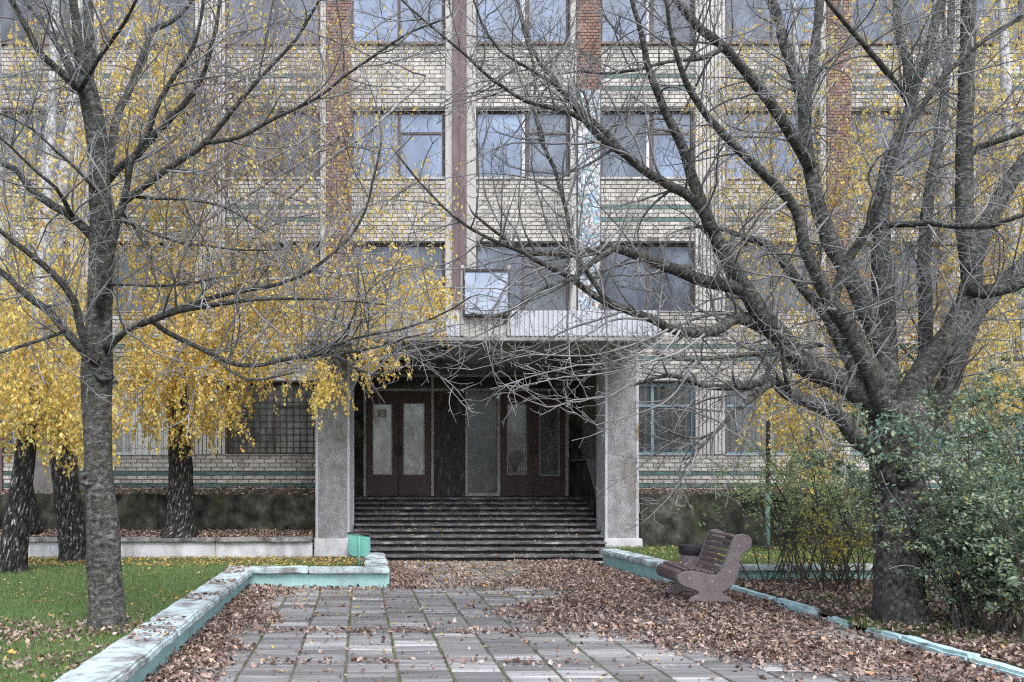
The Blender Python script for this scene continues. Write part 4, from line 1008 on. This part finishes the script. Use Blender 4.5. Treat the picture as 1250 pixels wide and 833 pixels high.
YLm([(108, 112, 10), (92, 94, 9), (84, 77, 9), (72, 58, 8), (60, 40, 7), (48, 22, 6), (34, 7, 6), (24, -12, 5)], .1, .7)
YLm([(98, 110, 7), (108, 92, 7), (120, 72, 7), (134, 54, 6), (148, 34, 6), (160, 14, 5), (170, -10, 5)], -.15, -.9)
YLm([(130, 425, 12), (139, 418, 11), (155, 403, 10), (184, 391, 10), (216, 380, 9), (252, 374, 8), (302, 366, 6), (360, 365, 4), (420, 367, 3), (470, 372, 2.5)], -.1, -1.1)
YLm([(216, 380, 7), (250, 366, 7), (290, 356, 7), (344, 346, 6), (380, 331, 5), (394, 319, 5), (423, 295, 4), (445, 259, 4), (459, 209, 3.5), (466, 175, 3)], -.4, -1.2)
YLm([(184, 391, 8), (200, 403, 8), (228, 418, 8), (262, 435, 7), (292, 447, 7), (323, 445, 6), (344, 439, 6), (380, 432, 5), (408, 421, 5), (423, 410, 4.5), (434, 382, 4), (438, 349, 3), (436, 320, 2.5)], -.3, -.8)
YLm([(262, 436, 4), (280, 453, 4), (302, 463, 3.5), (336, 460, 3), (360, 455, 2.5)], -.6, -.9)
YLm([(344, 440, 4), (370, 436, 4), (395, 427, 4), (418, 411, 3.5), (430, 392, 3)], -.6, -1.0)
YLm([(370, 437, 4), (395, 432, 4), (430, 414, 4), (473, 406, 3.5), (501, 399, 3), (530, 388, 3), (554, 376, 2.5), (575, 362, 2)], -.6, -1.4)
YLm([(380, 433, 4), (404, 434, 4), (448, 427, 3.5), (474, 422, 3), (494, 413, 3), (520, 408, 2)], -.6, -1.2)
YLm([(395, 433, 4), (415, 438, 4), (427, 446, 4), (439, 452, 4), (455, 457, 3.5), (470, 456, 3), (486, 450, 2)], -.7, -1.0)
YLm([(130, 268, 6), (150, 271, 5), (180, 282, 4), (216, 295, 4), (260, 302, 3.5), (300, 306, 3), (340, 305, 2.5)], -.1, -.9)
YLm([(126, 350, 6), (150, 348, 5), (191, 349, 5), (230, 346, 4), (270, 338, 3)], -.1, -.7)
YLm([(158, 240, 5), (190, 242, 5), (223, 243, 4.5), (270, 252, 4), (300, 268, 3.5), (325, 285, 3)], -.4, -.9)
YLm([(223, 243, 4), (232, 262, 3.5), (243, 282, 3), (252, 300, 3), (262, 330, 2.5)], -.6, -.8)
YLm([(118, 235, 6), (95, 208, 5), (70, 185, 4), (40, 158, 4), (5, 140, 3.5), (-20, 130, 3)], -.1, -.8)
YLm([(150, 262, 6), (180, 290, 3), (185, 320, 3), (194, 360, 2.5)], -.3, -.7)
r2 = random.Random(9)
clothe(young, LL, r2, .135, .011, [(.125, .18, .60, .0042, (25, 60)), (.12, .04, .14, .003, (35, 80))], (.5, 1.5), .03, MT['twig'], wob=.085, bias=Vector((0, 0, .4)))

# --- birches
def leaf_points(mb, strands_l, p, n):
    pass
def birch(name, label, spec, Y0, limbs, blobs, seed, low_v=300, group='yellow birches in front of the school'):
    r = random.Random(seed); t = thing(name, label, 'tree', group=group)
    lo = [s for s in spec if s[1] >= low_v - 40]; hi = [s for s in spec if s[1] <= low_v + 40]
    def trunkpart(sp, nm, m, fl):
        pts = [P(u, v, Y0) for u, v, w in sp]; rad = [w * Y0 / F / 2 for u, v, w in sp]
        p, q = smooth_path(pts, rad, .08); zb = p[0].z; mb = MB(); mb.has_uv = True
        mb.tube(p, q, 18, disp=lambda c, x, y, L: 1 + fl * math.exp(-max(0, c.z - zb) / .2) * (.6 + .4 * math.cos(math.atan2(y, x) * 5)) + .07 * mnoise.noise(Vector((x * 2, y * 2, c.z * 4))) + fl * .28 * mnoise.noise(Vector((x * 7, y * 7, c.z * 3))))
        mb.obj(nm, m, t, smooth=True); return p, q
    tr = trunkpart(spec if len(lo) < 2 or len(hi) < 2 else lo, 'trunk', MT['birchlow'] if len(lo) > 1 else MT['birchhigh'], .3)
    allp = list(tr[0])
    if len(lo) > 1 and len(hi) > 1:
        p, q = trunkpart(hi, 'upper_trunk', MT['birchhigh'], .0); allp += p
    for pts, d0, d1 in limbs:
        p = [P(u, v, Y0 + d0 + (d1 - d0) * i / (len(pts) - 1)) for i, (u, v, w) in enumerate(pts)]
        q = [.55 * w * Y0 / F / 2 for u, v, w in pts]; p, q = smooth_path(p, q, .12)
        p = [a + mnoise.noise_vector(a * 2.3) * .02 for a in p]
        mb = MB(); mb.has_uv = True; mb.tube(p, q, 8); mb.obj('limb', MT['birchhigh'], t, smooth=True); allp += p
    tw = MB(); LP = []
    for (u, v, ru, rv, n, lp, dy0, dy1) in blobs:
        # arched branches from the stem to the blob, hanging strands in it
        cen = P(u, v, Y0 + (dy0 + dy1) / 2)
        for k in range(max(2, n // 60)):
            src = min(r.sample(allp, min(8, len(allp))), key=lambda a: (a - cen).length + abs(a.z - cen.z - .8) * 1.2)
            a = r.uniform(0, 6.28); s = math.sqrt(r.random())
            e = P(u + math.cos(a) * ru * s, v + math.sin(a) * rv * s, Y0 + r.uniform(dy0, dy1))
            mid = src.lerp(e, .55) + Vector((0, 0, .35 * (e - src).length * r.uniform(.2, .6)))
            p, q = smooth_path([src, mid, e], [.016, .009, .003], .15)
            p = [a_ + mnoise.noise_vector(a_ * 3) * .04 for a_ in p]
            tw.tube(p, q, 4, cap=False)
        for k in range(n):
            a = r.uniform(0, 6.28); s = math.sqrt(r.random()) * (1 if r.random() < .8 else 1.25)
            p = P(u + math.cos(a) * ru * s, v + math.sin(a) * rv * s, Y0 + r.uniform(dy0, dy1))
            L = r.uniform(.25, .85); d = Vector((r.gauss(0, .55), r.gauss(0, .55), -.35)).normalized()
            ns = 5; pts = [p]
            for i in range(ns):
                d = (d + Vector((r.gauss(0, .16), r.gauss(0, .16), -.42))).normalized(); p = p + d * (L / ns); pts.append(p)
            if pts[-1].z < .9: continue
            tw.tube(pts, [.0042, .0038, .0033, .003, .0027, .0024], 3, cap=False)
            m = lp * L / (.023 if u < 600 else .032) * (1 if v > 150 else .6)
            for j in range(int(m + r.random())):
                f = r.random() * ns; i = min(ns - 1, int(f)); LP.append(pts[i].lerp(pts[i + 1], f - i) + Vector((r.gauss(0, .025), r.gauss(0, .025), r.gauss(0, .02))))
    tw.obj('crown', MT['birchtwig'], t, kind='stuff')
    if LP:
        A = np.array([tuple(a) for a in LP]); n = len(A)
        V, Fc = flat_leaves(A, nrg.uniform(.048, .082, n), nrg.uniform(0, 6.28, n), nrg.normal(1.15, .4, n), nrg.normal(0, .6, n), .12, .75)
        npmesh('foliage', V, Fc, MT['yellowleaf'], t, 'stuff')
    return t, len(LP)

cnt = []
cnt.append(birch('birch_tree', 'leaning birch with dark furrowed trunk at the left edge of the lawn', [(14, 712, 40), (15, 690, 34), (20, 640, 30), (25, 600, 27), (30, 560, 24), (34, 530, 23), (40, 470, 20), (46, 400, 18), (52, 330, 17), (56, 240, 15), (62, 150, 13), (66, 60, 11), (68, -20, 9)], 12.2,
      [([(46, 400, 9), (60, 340, 8), (72, 300, 7), (100, 250, 6), (130, 215, 4)], 0, .8), ([(52, 330, 8), (40, 300, 7), (22, 285, 6), (-10, 240, 5)], 0, -.6)],
      [(55, 470, 70, 60, 210, 1.0, -1, 1.2), (25, 420, 45, 70, 150, .9, -1, 1), (40, 300, 70, 90, 150, .45, -1, 1.5), (40, 130, 60, 120, 130, .4, -1, 1.5)], 21, 480)[1])
cnt.append(birch('birch_tree', 'thick birch with white flecked black bark between the lawn and the low white wall', [(94, 690, 44), (92, 670, 38), (86, 630, 34), (80, 590, 31), (74, 550, 28), (68, 510, 25), (62, 460, 22), (60, 400, 20), (64, 330, 19), (72, 260, 17), (84, 180, 14), (92, 100, 12), (100, 30, 10), (106, -20, 8)], 15.0,
      [([(64, 330, 8), (90, 305, 7), (120, 270, 6), (160, 250, 4)], 0, .6), ([(84, 180, 7), (120, 130, 6), (150, 60, 5), (175, -10, 4)], 0, .8)],
      [(85, 490, 60, 50, 200, 1.0, -1.2, 1), (60, 360, 70, 60, 190, .7, -1.2, 1), (165, 60, 55, 90, 170, .9, -.8, 1), (170, 170, 70, 60, 120, .6, -1, 1), (90, 200, 70, 90, 100, .4, -1, 1)], 22, 470)[1])
cnt.append(birch('birch_tree', 'dark based birch with golden crown in front of the retaining wall left of the porch', [(219, 656, 42), (220, 640, 35), (221, 600, 31), (220, 565, 28), (219, 530, 26), (216, 480, 23), (214, 430, 21), (216, 370, 18), (222, 300, 15), (232, 210, 13), (240, 120, 11), (246, 30, 9), (250, -20, 7)], 16.95,
      [([(222, 400, 12), (250, 352, 11), (290, 312, 10), (330, 262, 9), (369, 226, 8), (401, 196, 8), (423, 180, 7), (444, 166, 6), (494, 120, 4), (520, 95, 3)], 0, -2.6), ([(225, 285, 9), (250, 270, 8), (300, 240, 7), (340, 215, 6), (375, 195, 5), (420, 160, 3)], 0, -1.6),
       ([(250, 352, 7), (300, 345, 6), (350, 340, 6), (420, 335, 5), (470, 330, 4), (510, 322, 3)], -.5, -3.0), ([(228, 260, 8), (270, 230, 6), (310, 205, 6), (365, 175, 5), (400, 150, 3)], 0, -2.2)],
      [(225, 460, 80, 60, 380, 1.15, -1.6, .6), (250, 395, 95, 50, 290, .85, -1.6, .8), (275, 320, 100, 55, 290, .8, -1.8, .8), (330, 375, 70, 40, 160, .65, -2.2, .4), (395, 340, 70, 40, 115, .5, -2.8, -.5),
       (470, 335, 65, 28, 100, .6, -3.2, -1), (440, 385, 60, 28, 90, .45, -3, -1), (395, 455, 18, 22, 34, 1.2, -2.6, -2), (472, 428, 30, 14, 22, 1.4, -3, -2), (525, 358, 22, 28, 36, .9, -3.2, -2), (190, 270, 60, 60, 160, .8, -1, .6), (330, 440, 50, 16, 30, .8, -1.6, -1),
       (330, 150, 130, 150, 2300, .0, -2, .8), (120, 130, 140, 140, 1700, .0, -2, .8), (300, 60, 150, 70, 260, .35, -2, .8), (230, 160, 110, 70, 220, .4, -2, .8), (390, 200, 110, 90, 330, .16, -2.5, .8), (330, 100, 110, 100, 420, .16, -2, .8), (450, 90, 70, 90, 150, .12, -2, .5), (470, 250, 90, 70, 130, .25, -3, -1)], 23, 440)[1])
cnt.append(birch('birch_tree', 'thin birch trunk beside the grey wall of the side entrance', [(37, 650, 24), (36, 630, 20), (31, 590, 18), (26, 550, 16), (18, 480, 14), (10, 400, 12), (4, 300, 10), (0, 200, 9), (-2, 90, 8), (-4, -20, 6)], 17.2,
      [([(10, 400, 7), (30, 360, 6), (70, 330, 4)], 0, -.5)], [(110, 380, 60, 70, 120, .6, -1, 1), (60, 230, 90, 90, 120, .35, -1, 1), (230, 190, 60, 60, 110, .35, -1, 1), (110, 90, 120, 90, 150, .3, -1, 1)], 24, 520)[1])
cnt.append(birch('birch_tree', 'white trunked birch seen behind the large cherry tree on the right', [(1166, 668, 30), (1165, 640, 27), (1164, 580, 24), (1162, 500, 21), (1158, 400, 18), (1155, 300, 16), (1150, 200, 14), (1146, 100, 11), (1142, -20, 9)], 14.5,
      [([(1158, 400, 8), (1190, 350, 7), (1230, 300, 5)], 0, .7), ([(1155, 300, 7), (1110, 250, 6), (1070, 180, 4)], 0, .8)],
      [(1205, 300, 60, 90, 210, .75, -1, 1.5), (1160, 400, 80, 60, 150, .65, -1, 1.5), (1110, 190, 80, 80, 180, .6, -1, 1.5), (1215, 120, 50, 110, 160, .6, -1, 1.5), (1200, 470, 60, 40, 120, .85, -1, 1), (1100, 40, 90, 60, 120, .55, -1, 1.5), (1130, 250, 120, 190, 900, .1, -1, 1.5)], 25, 700)[1])
cnt.append(birch('birch_tree', 'slender golden birch near the metal post behind the olive bushes', [(1000, 650, 18), (1000, 620, 15), (998, 560, 13), (994, 480, 12), (990, 380, 11), (985, 280, 9), (978, 160, 8), (970, 40, 6), (966, -20, 5)], 16.0,
      [([(994, 480, 6), (1020, 440, 5), (1050, 400, 4)], 0, -.6), ([(985, 280, 6), (945, 210, 5), (900, 140, 4), (880, 90, 3)], 0, -.5), ([(978, 160, 5), (1010, 110, 4), (1050, 60, 3)], 0, .5)],
      [(985, 480, 60, 45, 230, .95, -1.2, .8), (1000, 560, 40, 35, 90, .8, -1, .6), (930, 260, 55, 70, 170, .4, -1.2, .6), (900, 140, 60, 70, 170, .42, -1.2, .6), (1020, 240, 70, 90, 200, .5, -1, .8), (960, 80, 70, 80, 150, .45, -1, .8), (960, 380, 80, 60, 150, .4, -1, .8), (1040, 400, 50, 80, 130, .6, -1, .8), (1000, 200, 130, 190, 1000, .05, -1, 1)], 26, 560)[1])
cnt.append(birch('birch_tree', 'golden birch at the right edge behind the grey green bush', [(1262, 660, 28), (1258, 560, 24), (1250, 440, 20), (1240, 330, 16), (1232, 200, 13), (1226, 60, 10), (1222, -20, 8)], 13.2, [],
      [(1225, 400, 50, 80, 150, .7, -1, 1), (1235, 230, 40, 90, 140, .6, -1, 1), (1230, 60, 50, 80, 110, .6, -1, 1)], 27, 500)[1])
print('birch leaves', cnt)

# ------------------------------------------------------------ bushes
def bush(label, cu, cv, Y0, stems, hgt, spread, leaf, nleaf, size, seed, twigm='bushstem', lean=None, zlo=.25, cat='bush', group=None, depth=.5):
    r = random.Random(seed); t = thing('bush', label, cat, group=group)
    base = P(cu, cv, Y0); st = MB(); LP = []
    for k in range(stems):
        b = base + Vector((r.gauss(0, spread * .28), r.gauss(0, spread * .28 * depth * 1.6), -.03)); b.z = base.z - .05
        a = r.uniform(0, 6.28); d = Vector((math.cos(a) * .33, math.sin(a) * .33 * depth * 1.5, 1)).normalized()
        if lean: d = (d + lean).normalized()
        L = hgt * r.uniform(.65, 1.15); n = 10; p = b.copy(); pts = [p]; s0 = spread
        for i in range(n):
            d = (d + Vector((r.gauss(0, .09) + math.cos(a) * .03, r.gauss(0, .09) + math.sin(a) * .03 * depth, .05 - .016 * i))).normalized()
            p = p + d * (L / n); pts.append(p)
        st.tube(pts, [.011 - .0008 * i for i in range(n + 1)], 4, cap=False)
        for j in range(16):
            f = r.uniform(.22, 1) * n; i = min(n - 1, int(f)); q = pts[i].lerp(pts[i + 1], f - i); t_ = (pts[i + 1] - pts[i]).normalized()
            dd = (t_ * .55 + rand_perp(t_, r)).normalized(); l2 = r.uniform(.12, .42); pp_ = [q]
            for h in range(4):
                dd = (dd + Vector((r.gauss(0, .15), r.gauss(0, .15), r.gauss(0, .1) - .03))).normalized(); q = q + dd * l2 / 4; pp_.append(q)
            st.tube(pp_, [.0045, .0038, .003, .0025, .002], 3, cap=False)
            for h in range(int(nleaf / stems / 16) + 1):
                f2 = r.uniform(.15, 1) * 4; i2 = min(3, int(f2)); c = pp_[i2].lerp(pp_[i2 + 1], f2 - i2) + Vector((r.gauss(0, .022), r.gauss(0, .022), r.gauss(0, .022)))
                if c.z > zlo * r.uniform(.6, 1.6): LP.append(tuple(c))
    st.obj('stems', MT[twigm], t, kind='stuff')
    A = np.array(LP); n = len(A)
    V, Fc = flat_leaves(A, nrg.uniform(size * .7, size * 1.3, n), nrg.uniform(0, 6.28, n), nrg.normal(.2, .6, n), nrg.normal(0, .6, n), .10, .62)
    npmesh('foliage', V, Fc, MT[leaf], t, 'stuff')
    return t
GB = None
bush('large grey green bush filling the right edge beside the cherry trunk', 1222, 782, 8.2, 46, 2.45, .85, 'bushleaf', 34000, .042, 41, zlo=.22, depth=.8)
bush('tall grey green bush at the right edge rising beyond the larger bush', 1268, 745, 9.3, 32, 3.3, .75, 'bushleaf', 20000, .045, 42, zlo=.3)
bush('low grey green bush just right of the cherry trunk foot', 1200, 782, 8.15, 18, 1.45, .35, 'bushleaf', 6000, .036, 43, zlo=.35)
bush('loose olive green bush left of the cherry trunk by the metal post', 972, 712, 12.05, 22, 2.05, 1.0, 'midleaf', 5000, .045, 44, zlo=.9)
bush('olive green bush close to the left side of the cherry trunk', 1035, 716, 11.7, 20, 2.25, .85, 'midleaf', 5000, .045, 45, zlo=.9)
bush('small yellow leaved bush in front of the olive bushes', 1020, 728, 11.0, 12, 1.15, .5, 'yellowbush', 1800, .036, 46, zlo=.5)
# blue green rose shoots climbing on the trunk fork
rose = thing('climbing_rose', 'blue green leaved rose shoot growing up across the fork of the large cherry tree', 'climbing plant')
st = MB(); LP = []; r = random.Random(77)
paths = [[(1178, 790), (1165, 740), (1150, 690), (1140, 640), (1130, 590), (1120, 545), (1105, 522), (1080, 520), (1055, 535)], [(1120, 548), (1135, 535), (1142, 528)], [(1105, 522), (1095, 510), (1085, 508)], [(1150, 690), (1125, 660), (1105, 625), (1085, 600), (1075, 575)], [(1165, 740), (1130, 700), (1105, 690), (1085, 695)], [(1080, 520), (1068, 545), (1058, 556)]]
for pa in paths:
    p, q = smooth_path([P(u, v, YR - .42 + .02 * i) for i, (u, v) in enumerate(pa)], [.006] * len(pa), .06)
    st.tube(p, .005, 4, cap=False)
    for a in p:
        hi = (V0 - (a.z - EYE) * F / a.y)
        k = 15 if 550 > (V0 - (a.z - EYE) * F / a.y) else 2
        for j in range(k): LP.append(tuple(a + Vector((r.gauss(0, .09), r.gauss(-.03, .05), r.gauss(0, .08)))))
st.obj('stems', MT['twig'], rose, kind='stuff')
A = np.array(LP); n = len(A)
V, Fc = flat_leaves(A, nrg.uniform(.035, .065, n), nrg.uniform(0, 6.28, n), nrg.normal(.3, .6, n), nrg.normal(0, .6, n), .10, .6)
npmesh('foliage', V, Fc, MT['roseleaf'], rose, 'stuff')

# ------------------------------------------------------------ grass
def blades(name, X_, Y_, Z_, h, w, m, parent=None):
    n = len(X_); a = nrg.uniform(0, 6.28, n); lx = nrg.normal(0, .35, n) * h; ly = nrg.normal(0, .35, n) * h
    V = np.empty((n, 3, 3)); dx, dy = np.cos(a) * w / 2, np.sin(a) * w / 2
    V[:, 0] = np.stack([X_ - dx, Y_ - dy, Z_], -1); V[:, 1] = np.stack([X_ + dx, Y_ + dy, Z_], -1); V[:, 2] = np.stack([X_ + lx, Y_ + ly, Z_ + h], -1)
    return npmesh(name, V.reshape(-1, 3), np.arange(n * 3).reshape(-1, 3), m, parent, 'stuff')
def vnoise(X_, Y_, s, seed=0): return np.array([mnoise.noise(Vector((x * s, y * s, seed))) for x, y in zip(X_, Y_)])
n = 200000
Y_ = 5.3 + (16.4 - 5.3) * nrg.random(n) ** 1.25; lo = np.maximum(-.46 * Y_ - .3, -9); hi = np.where(Y_ < 12.4, -1.86, .2)
X_ = lo + (hi - lo) * nrg.random(n)
keep = nrg.random(n) < np.clip(.75 + vnoise(X_, Y_, .8) * .7, .12, 1) * np.where(Y_ > 14.6, .3, 1) * np.where((Y_ < 7.2), .6, 1)
keep &= ~((X_ > -1.87) & (Y_ > 12.0) & (Y_ < 12.4))
keep &= ((X_ + 2.2) ** 2 + (Y_ - 7.5) ** 2 > .03)
X_, Y_ = X_[keep], Y_[keep]
g = blades('lawn_grass', X_, Y_, lawn_zv(Y_) - .01, nrg.uniform(.03, .075, len(X_)), nrg.uniform(.005, .009, len(X_)), MT['grass'])
n = 26000; X_ = nrg.uniform(4.75, 12, n); Y_ = nrg.uniform(12.8, 16.9, n)
blades('lawn_grass', X_, Y_, np.full(n, .165), nrg.uniform(.04, .09, n), nrg.uniform(.007, .012, n), MT['grass'])
# weeds: along wall tops, in the paving joints, round the bushes
n = 5000; X_ = .30 + T * nrg.integers(-5, 11, n) - T + nrg.normal(0, .012, n); Y_ = nrg.uniform(5.8, 15.8, n)
k = (vnoise(X_ * 3, Y_, 1.6, 4) > .12) & (X_ > -1.55) & (X_ < 2.4); X_, Y_ = X_[k], Y_[k]
blades('joint_weeds', X_, Y_, np.full(len(X_), -.012), nrg.uniform(.015, .045, len(X_)), nrg.uniform(.006, .012, len(X_)), MT['weed'], path)
n = 9000; X_ = nrg.uniform(5.3, 9, n); Y_ = nrg.uniform(7, 12.4, n); k = vnoise(X_, Y_, 1.1, 8) > .05; X_, Y_ = X_[k], Y_[k]
blades('bed_grass', X_, Y_, np.full(len(X_), .05), nrg.uniform(.05, .14, len(X_)), nrg.uniform(.006, .011, len(X_)), MT['grass'])
n = 9000; X_ = np.concatenate([nrg.uniform(-7, -.9, n // 2), nrg.uniform(5.6, 11, n // 2)]); Y_ = np.where(X_ < 0, nrg.uniform(18.05, 19.4, n), nrg.uniform(17.22, 18.6, n))
k = vnoise(X_, Y_, 1.2, 3) > .0; X_, Y_ = X_[k], Y_[k]
blades('terrace_weeds', X_, Y_, 1.12 + np.maximum(0, Y_ - 18) * .045, nrg.uniform(.05, .16, len(X_)), nrg.uniform(.008, .016, len(X_)), MT['weed'])

# ------------------------------------------------------------ fallen leaves
def litter(name, X_, Y_, Z_, size, m, tilt=.35):
    n = len(X_)
    V, Fc = flat_leaves(np.stack([X_, Y_, Z_], -1), size, nrg.uniform(0, 6.28, n), nrg.normal(0, tilt, n), nrg.normal(0, tilt, n), .22, .66)
    return npmesh(name, V, Fc, m, None, 'stuff')
def sst(a, b, x): t = np.clip((x - a) / (b - a), 0, 1); return t * t * (3 - 2 * t)
def path_density(x, y):
    nz = vnoise(x, y, .9, 1) * .5 + vnoise(x, y, 2.6, 2) * .35
    left = sst(.68, .12, x + 1.55 + nz * .6 - np.where(y > 9, .1, 0)) * (y < 12.1)
    edge = np.interp(y, [6, 7, 7.6, 8.2, 8.8, 9.6, 10.4, 11.0, 11.6, 12.3, 13, 15], [3.9, 3.55, 3.1, 2.5, 2.0, 1.8, 2.1, 2.9, 3.0, 2.3, 2.5, 2.9])
    right = sst(-.5, .35, x - edge + nz * 1.1) * np.clip(.75 + nz * 1.2, .2, 1)
    end = sst(.75, .1, x - .43 + nz * .45) * (y > 11.9) * (y < 15.2) * (x > .38)
    front = sst(.3, .05, 12.02 - y) * (x < .5) * .7
    band = np.exp(-((y - 8.62 - nz * .12) / .10) ** 2) * .55 * (nz > -.18) + np.exp(-((y - 7.15 - nz * .2) / .09) ** 2) * .4 * (nz > .12) + np.exp(-((y - 12.3 - nz * .3) / .3) ** 2) * .35
    far = np.where(y > 12.6, .09 + nz * .35, 0)
    return np.clip(np.maximum.reduce([left, right, end, front, band, far, np.full_like(x, .02)]), 0, 1)
n = 110000; X_ = nrg.uniform(-1.6, 5.05, n); Y_ = 5.6 + 10.3 * nrg.random(n)
d = path_density(X_, Y_); k = nrg.random(n) < d; X_, Y_, d = X_[k], Y_[k], d[k]
k = ~((X_ < .41) & (Y_ > 12.0) & (Y_ < 14.6)) & (X_ < np.where(Y_ > 12.5, 4.25, 5.03)); X_, Y_, d = X_[k], Y_[k], d[k]
litter('fallen_leaves', X_, Y_, .008 + d * nrg.random(len(X_)) * .05, np.clip(nrg.lognormal(-3.2, .36, len(X_)), .018, .085), MT['litter'], .7)
gold = 4200; X_ = nrg.uniform(-1.5, 4.2, gold); Y_ = 6 + 9.9 * nrg.random(gold) ** .6
k = (nrg.random(gold) < np.interp(Y_, [6, 9, 11, 13, 16], [.04, .15, .45, .9, 1])) & ~((X_ < .42) & (Y_ > 12) & (Y_ < 14.6)); X_, Y_ = X_[k], Y_[k]
litter('fallen_yellow_leaves', X_, Y_, np.full(len(X_), .012), nrg.uniform(.03, .055, len(X_)), MT['goldlitter'])
n = 26000; X_ = 5.14 + 6 * nrg.random(n) ** 1.3; Y_ = nrg.uniform(5.8, 12.35, n); k = nrg.random(n) < np.clip(.75 + vnoise(X_, Y_, 1.2, 6), 0.1, 1); X_, Y_ = X_[k], Y_[k]
litter('bed_fallen_leaves', X_, Y_, .07 + nrg.random(len(X_)) * .05, nrg.uniform(.032, .068, len(X_)), MT['litter'], .6)
# on the lawn
n = 15000; Y_ = 5.4 + 11 * nrg.random(n); lo = -.46 * Y_ - .3; hi = np.where(Y_ < 12.4, -1.9, .15); X_ = lo + (hi - lo) * nrg.random(n)
nz = vnoise(X_, Y_, .8, 5)
dd = np.maximum.reduce([np.full(n, .025), .95 * (Y_ > 13.2) * np.clip(.75 + nz, 0, 1), .09 * (Y_ > 9) * np.clip(nz + .3, 0, 1)])
k = (nrg.random(n) < dd); X_, Y_ = X_[k], Y_[k]
litter('lawn_yellow_leaves', X_, Y_, lawn_zv(Y_) + .04, nrg.uniform(.03, .06, len(X_)), MT['goldlitter'])
n = 4600; Y_ = 5.2 + 3.4 * nrg.random(n); lo = -.46 * Y_ - .3; X_ = lo + (-1.88 - lo) * nrg.random(n)
dd = np.clip(np.exp(-((Y_ - 7.4) / .5) ** 2 - ((X_ + 3.0) / .6) ** 2) * .8 + np.exp(-((Y_ - 6.1) / .5) ** 2) * .25 + np.clip(vnoise(X_, Y_, 1.6, 9) - .1, 0, 1) * .6, 0, 1)
k = nrg.random(n) < dd; X_, Y_ = X_[k], Y_[k]
litter('lawn_brown_leaves', X_, Y_, np.full(len(X_), .235), nrg.uniform(.03, .062, len(X_)), MT['litter'], .6)
# banks, terraces, wall tops, steps
n = 4200; X_ = nrg.uniform(-8, -.95, n); Y_ = nrg.uniform(16.84, 17.82, n)
litter('bank_fallen_leaves', X_, Y_, .36 + (Y_ - 16.7) * .08 + nrg.random(n) * .02, nrg.uniform(.04, .08, n), MT['litter'], .5)
n = 3500; X_ = np.concatenate([nrg.uniform(-8, -.6, n // 2), nrg.uniform(5.7, 12, n // 2)]); Y_ = np.where(X_ < 0, nrg.uniform(17.9, 20.8, n), nrg.uniform(17.1, 20.5, n))
litter('terrace_fallen_leaves', X_, Y_, 1.17 + np.maximum(0, Y_ - 18) * .047 + nrg.random(n) * .04, nrg.uniform(.04, .09, n), MT['litter'], .5)
n = 26; litter('bench_leaves', nrg.uniform(BXC - .33, BXC + .05, n), nrg.uniform(BYN + .1, BYF - .05, n), .46 + nrg.random(n) * .02, nrg.uniform(.03, .055, n), MT['litter'], .2)
n = 420; X_ = nrg.uniform(-1.86, -1.54, n); Y_ = nrg.uniform(6, 12.3, n); k = vnoise(X_ * .3, Y_, 1.3, 2) > .18; X_, Y_ = X_[k], Y_[k]
litter('wall_top_leaves', X_, Y_, np.full(len(X_), .29), nrg.uniform(.04, .07, len(X_)), MT['litter'], .3)
n = 460; i_ = nrg.integers(0, 10, n); X_ = nrg.uniform(-.1, 4.7, n); Y_ = Y0S + TREAD * i_ + nrg.uniform(.03, .3, n)
litter('step_leaves', X_, Y_, RISE * (i_ + 1) + .012, nrg.uniform(.025, .055, n), MT['goldlitter'], .3)
n = 900; X_ = nrg.uniform(4.9, 10, n); Y_ = nrg.uniform(12.8, 16.6, n)
litter('lawn_yellow_leaves', X_, Y_, np.full(n, .22), nrg.uniform(.03, .07, n), MT['goldlitter'])

n = 9000; X_ = nrg.uniform(-1.5, 4.9, n); Y_ = 6 + 9.8 * nrg.random(n); k = nrg.random(n) < np.clip(.45 + vnoise(X_, Y_, 1.5, 14) * 1.2, .05, 1); X_, Y_ = X_[k], Y_[k]
k = ~((X_ < .42) & (Y_ > 12) & (Y_ < 14.6)) & (X_ < np.where(Y_ > 12.4, 4.2, 4.95)); X_, Y_ = X_[k], Y_[k]
litter('leaf_crumbs', X_, Y_, np.full(len(X_), .008), nrg.uniform(.008, .022, len(X_)), MT['litter'], .2)
for cx, cy, cr, cz in ((P(132, 768, YL).x, YL, .19, .20), (P(1099, 770, YR).x, YR, .31, .06)):
    n = 900; a = nrg.uniform(0, 6.28, n); rr = cr + np.abs(nrg.normal(0, .09, n))
    blades('trunk_foot_grass', cx + rr * np.cos(a), cy + rr * np.sin(a), np.full(n, cz - .01), nrg.uniform(.05, .13, n), nrg.uniform(.005, .009, n), MT['grass'])
    n = 240; a = nrg.uniform(0, 6.28, n); rr = cr + np.abs(nrg.normal(.02, .12, n))
    litter('trunk_foot_leaves', cx + rr * np.cos(a), cy + rr * np.sin(a), cz + .03 + nrg.random(n) * .05, nrg.uniform(.03, .06, n), MT['litter'], .6)
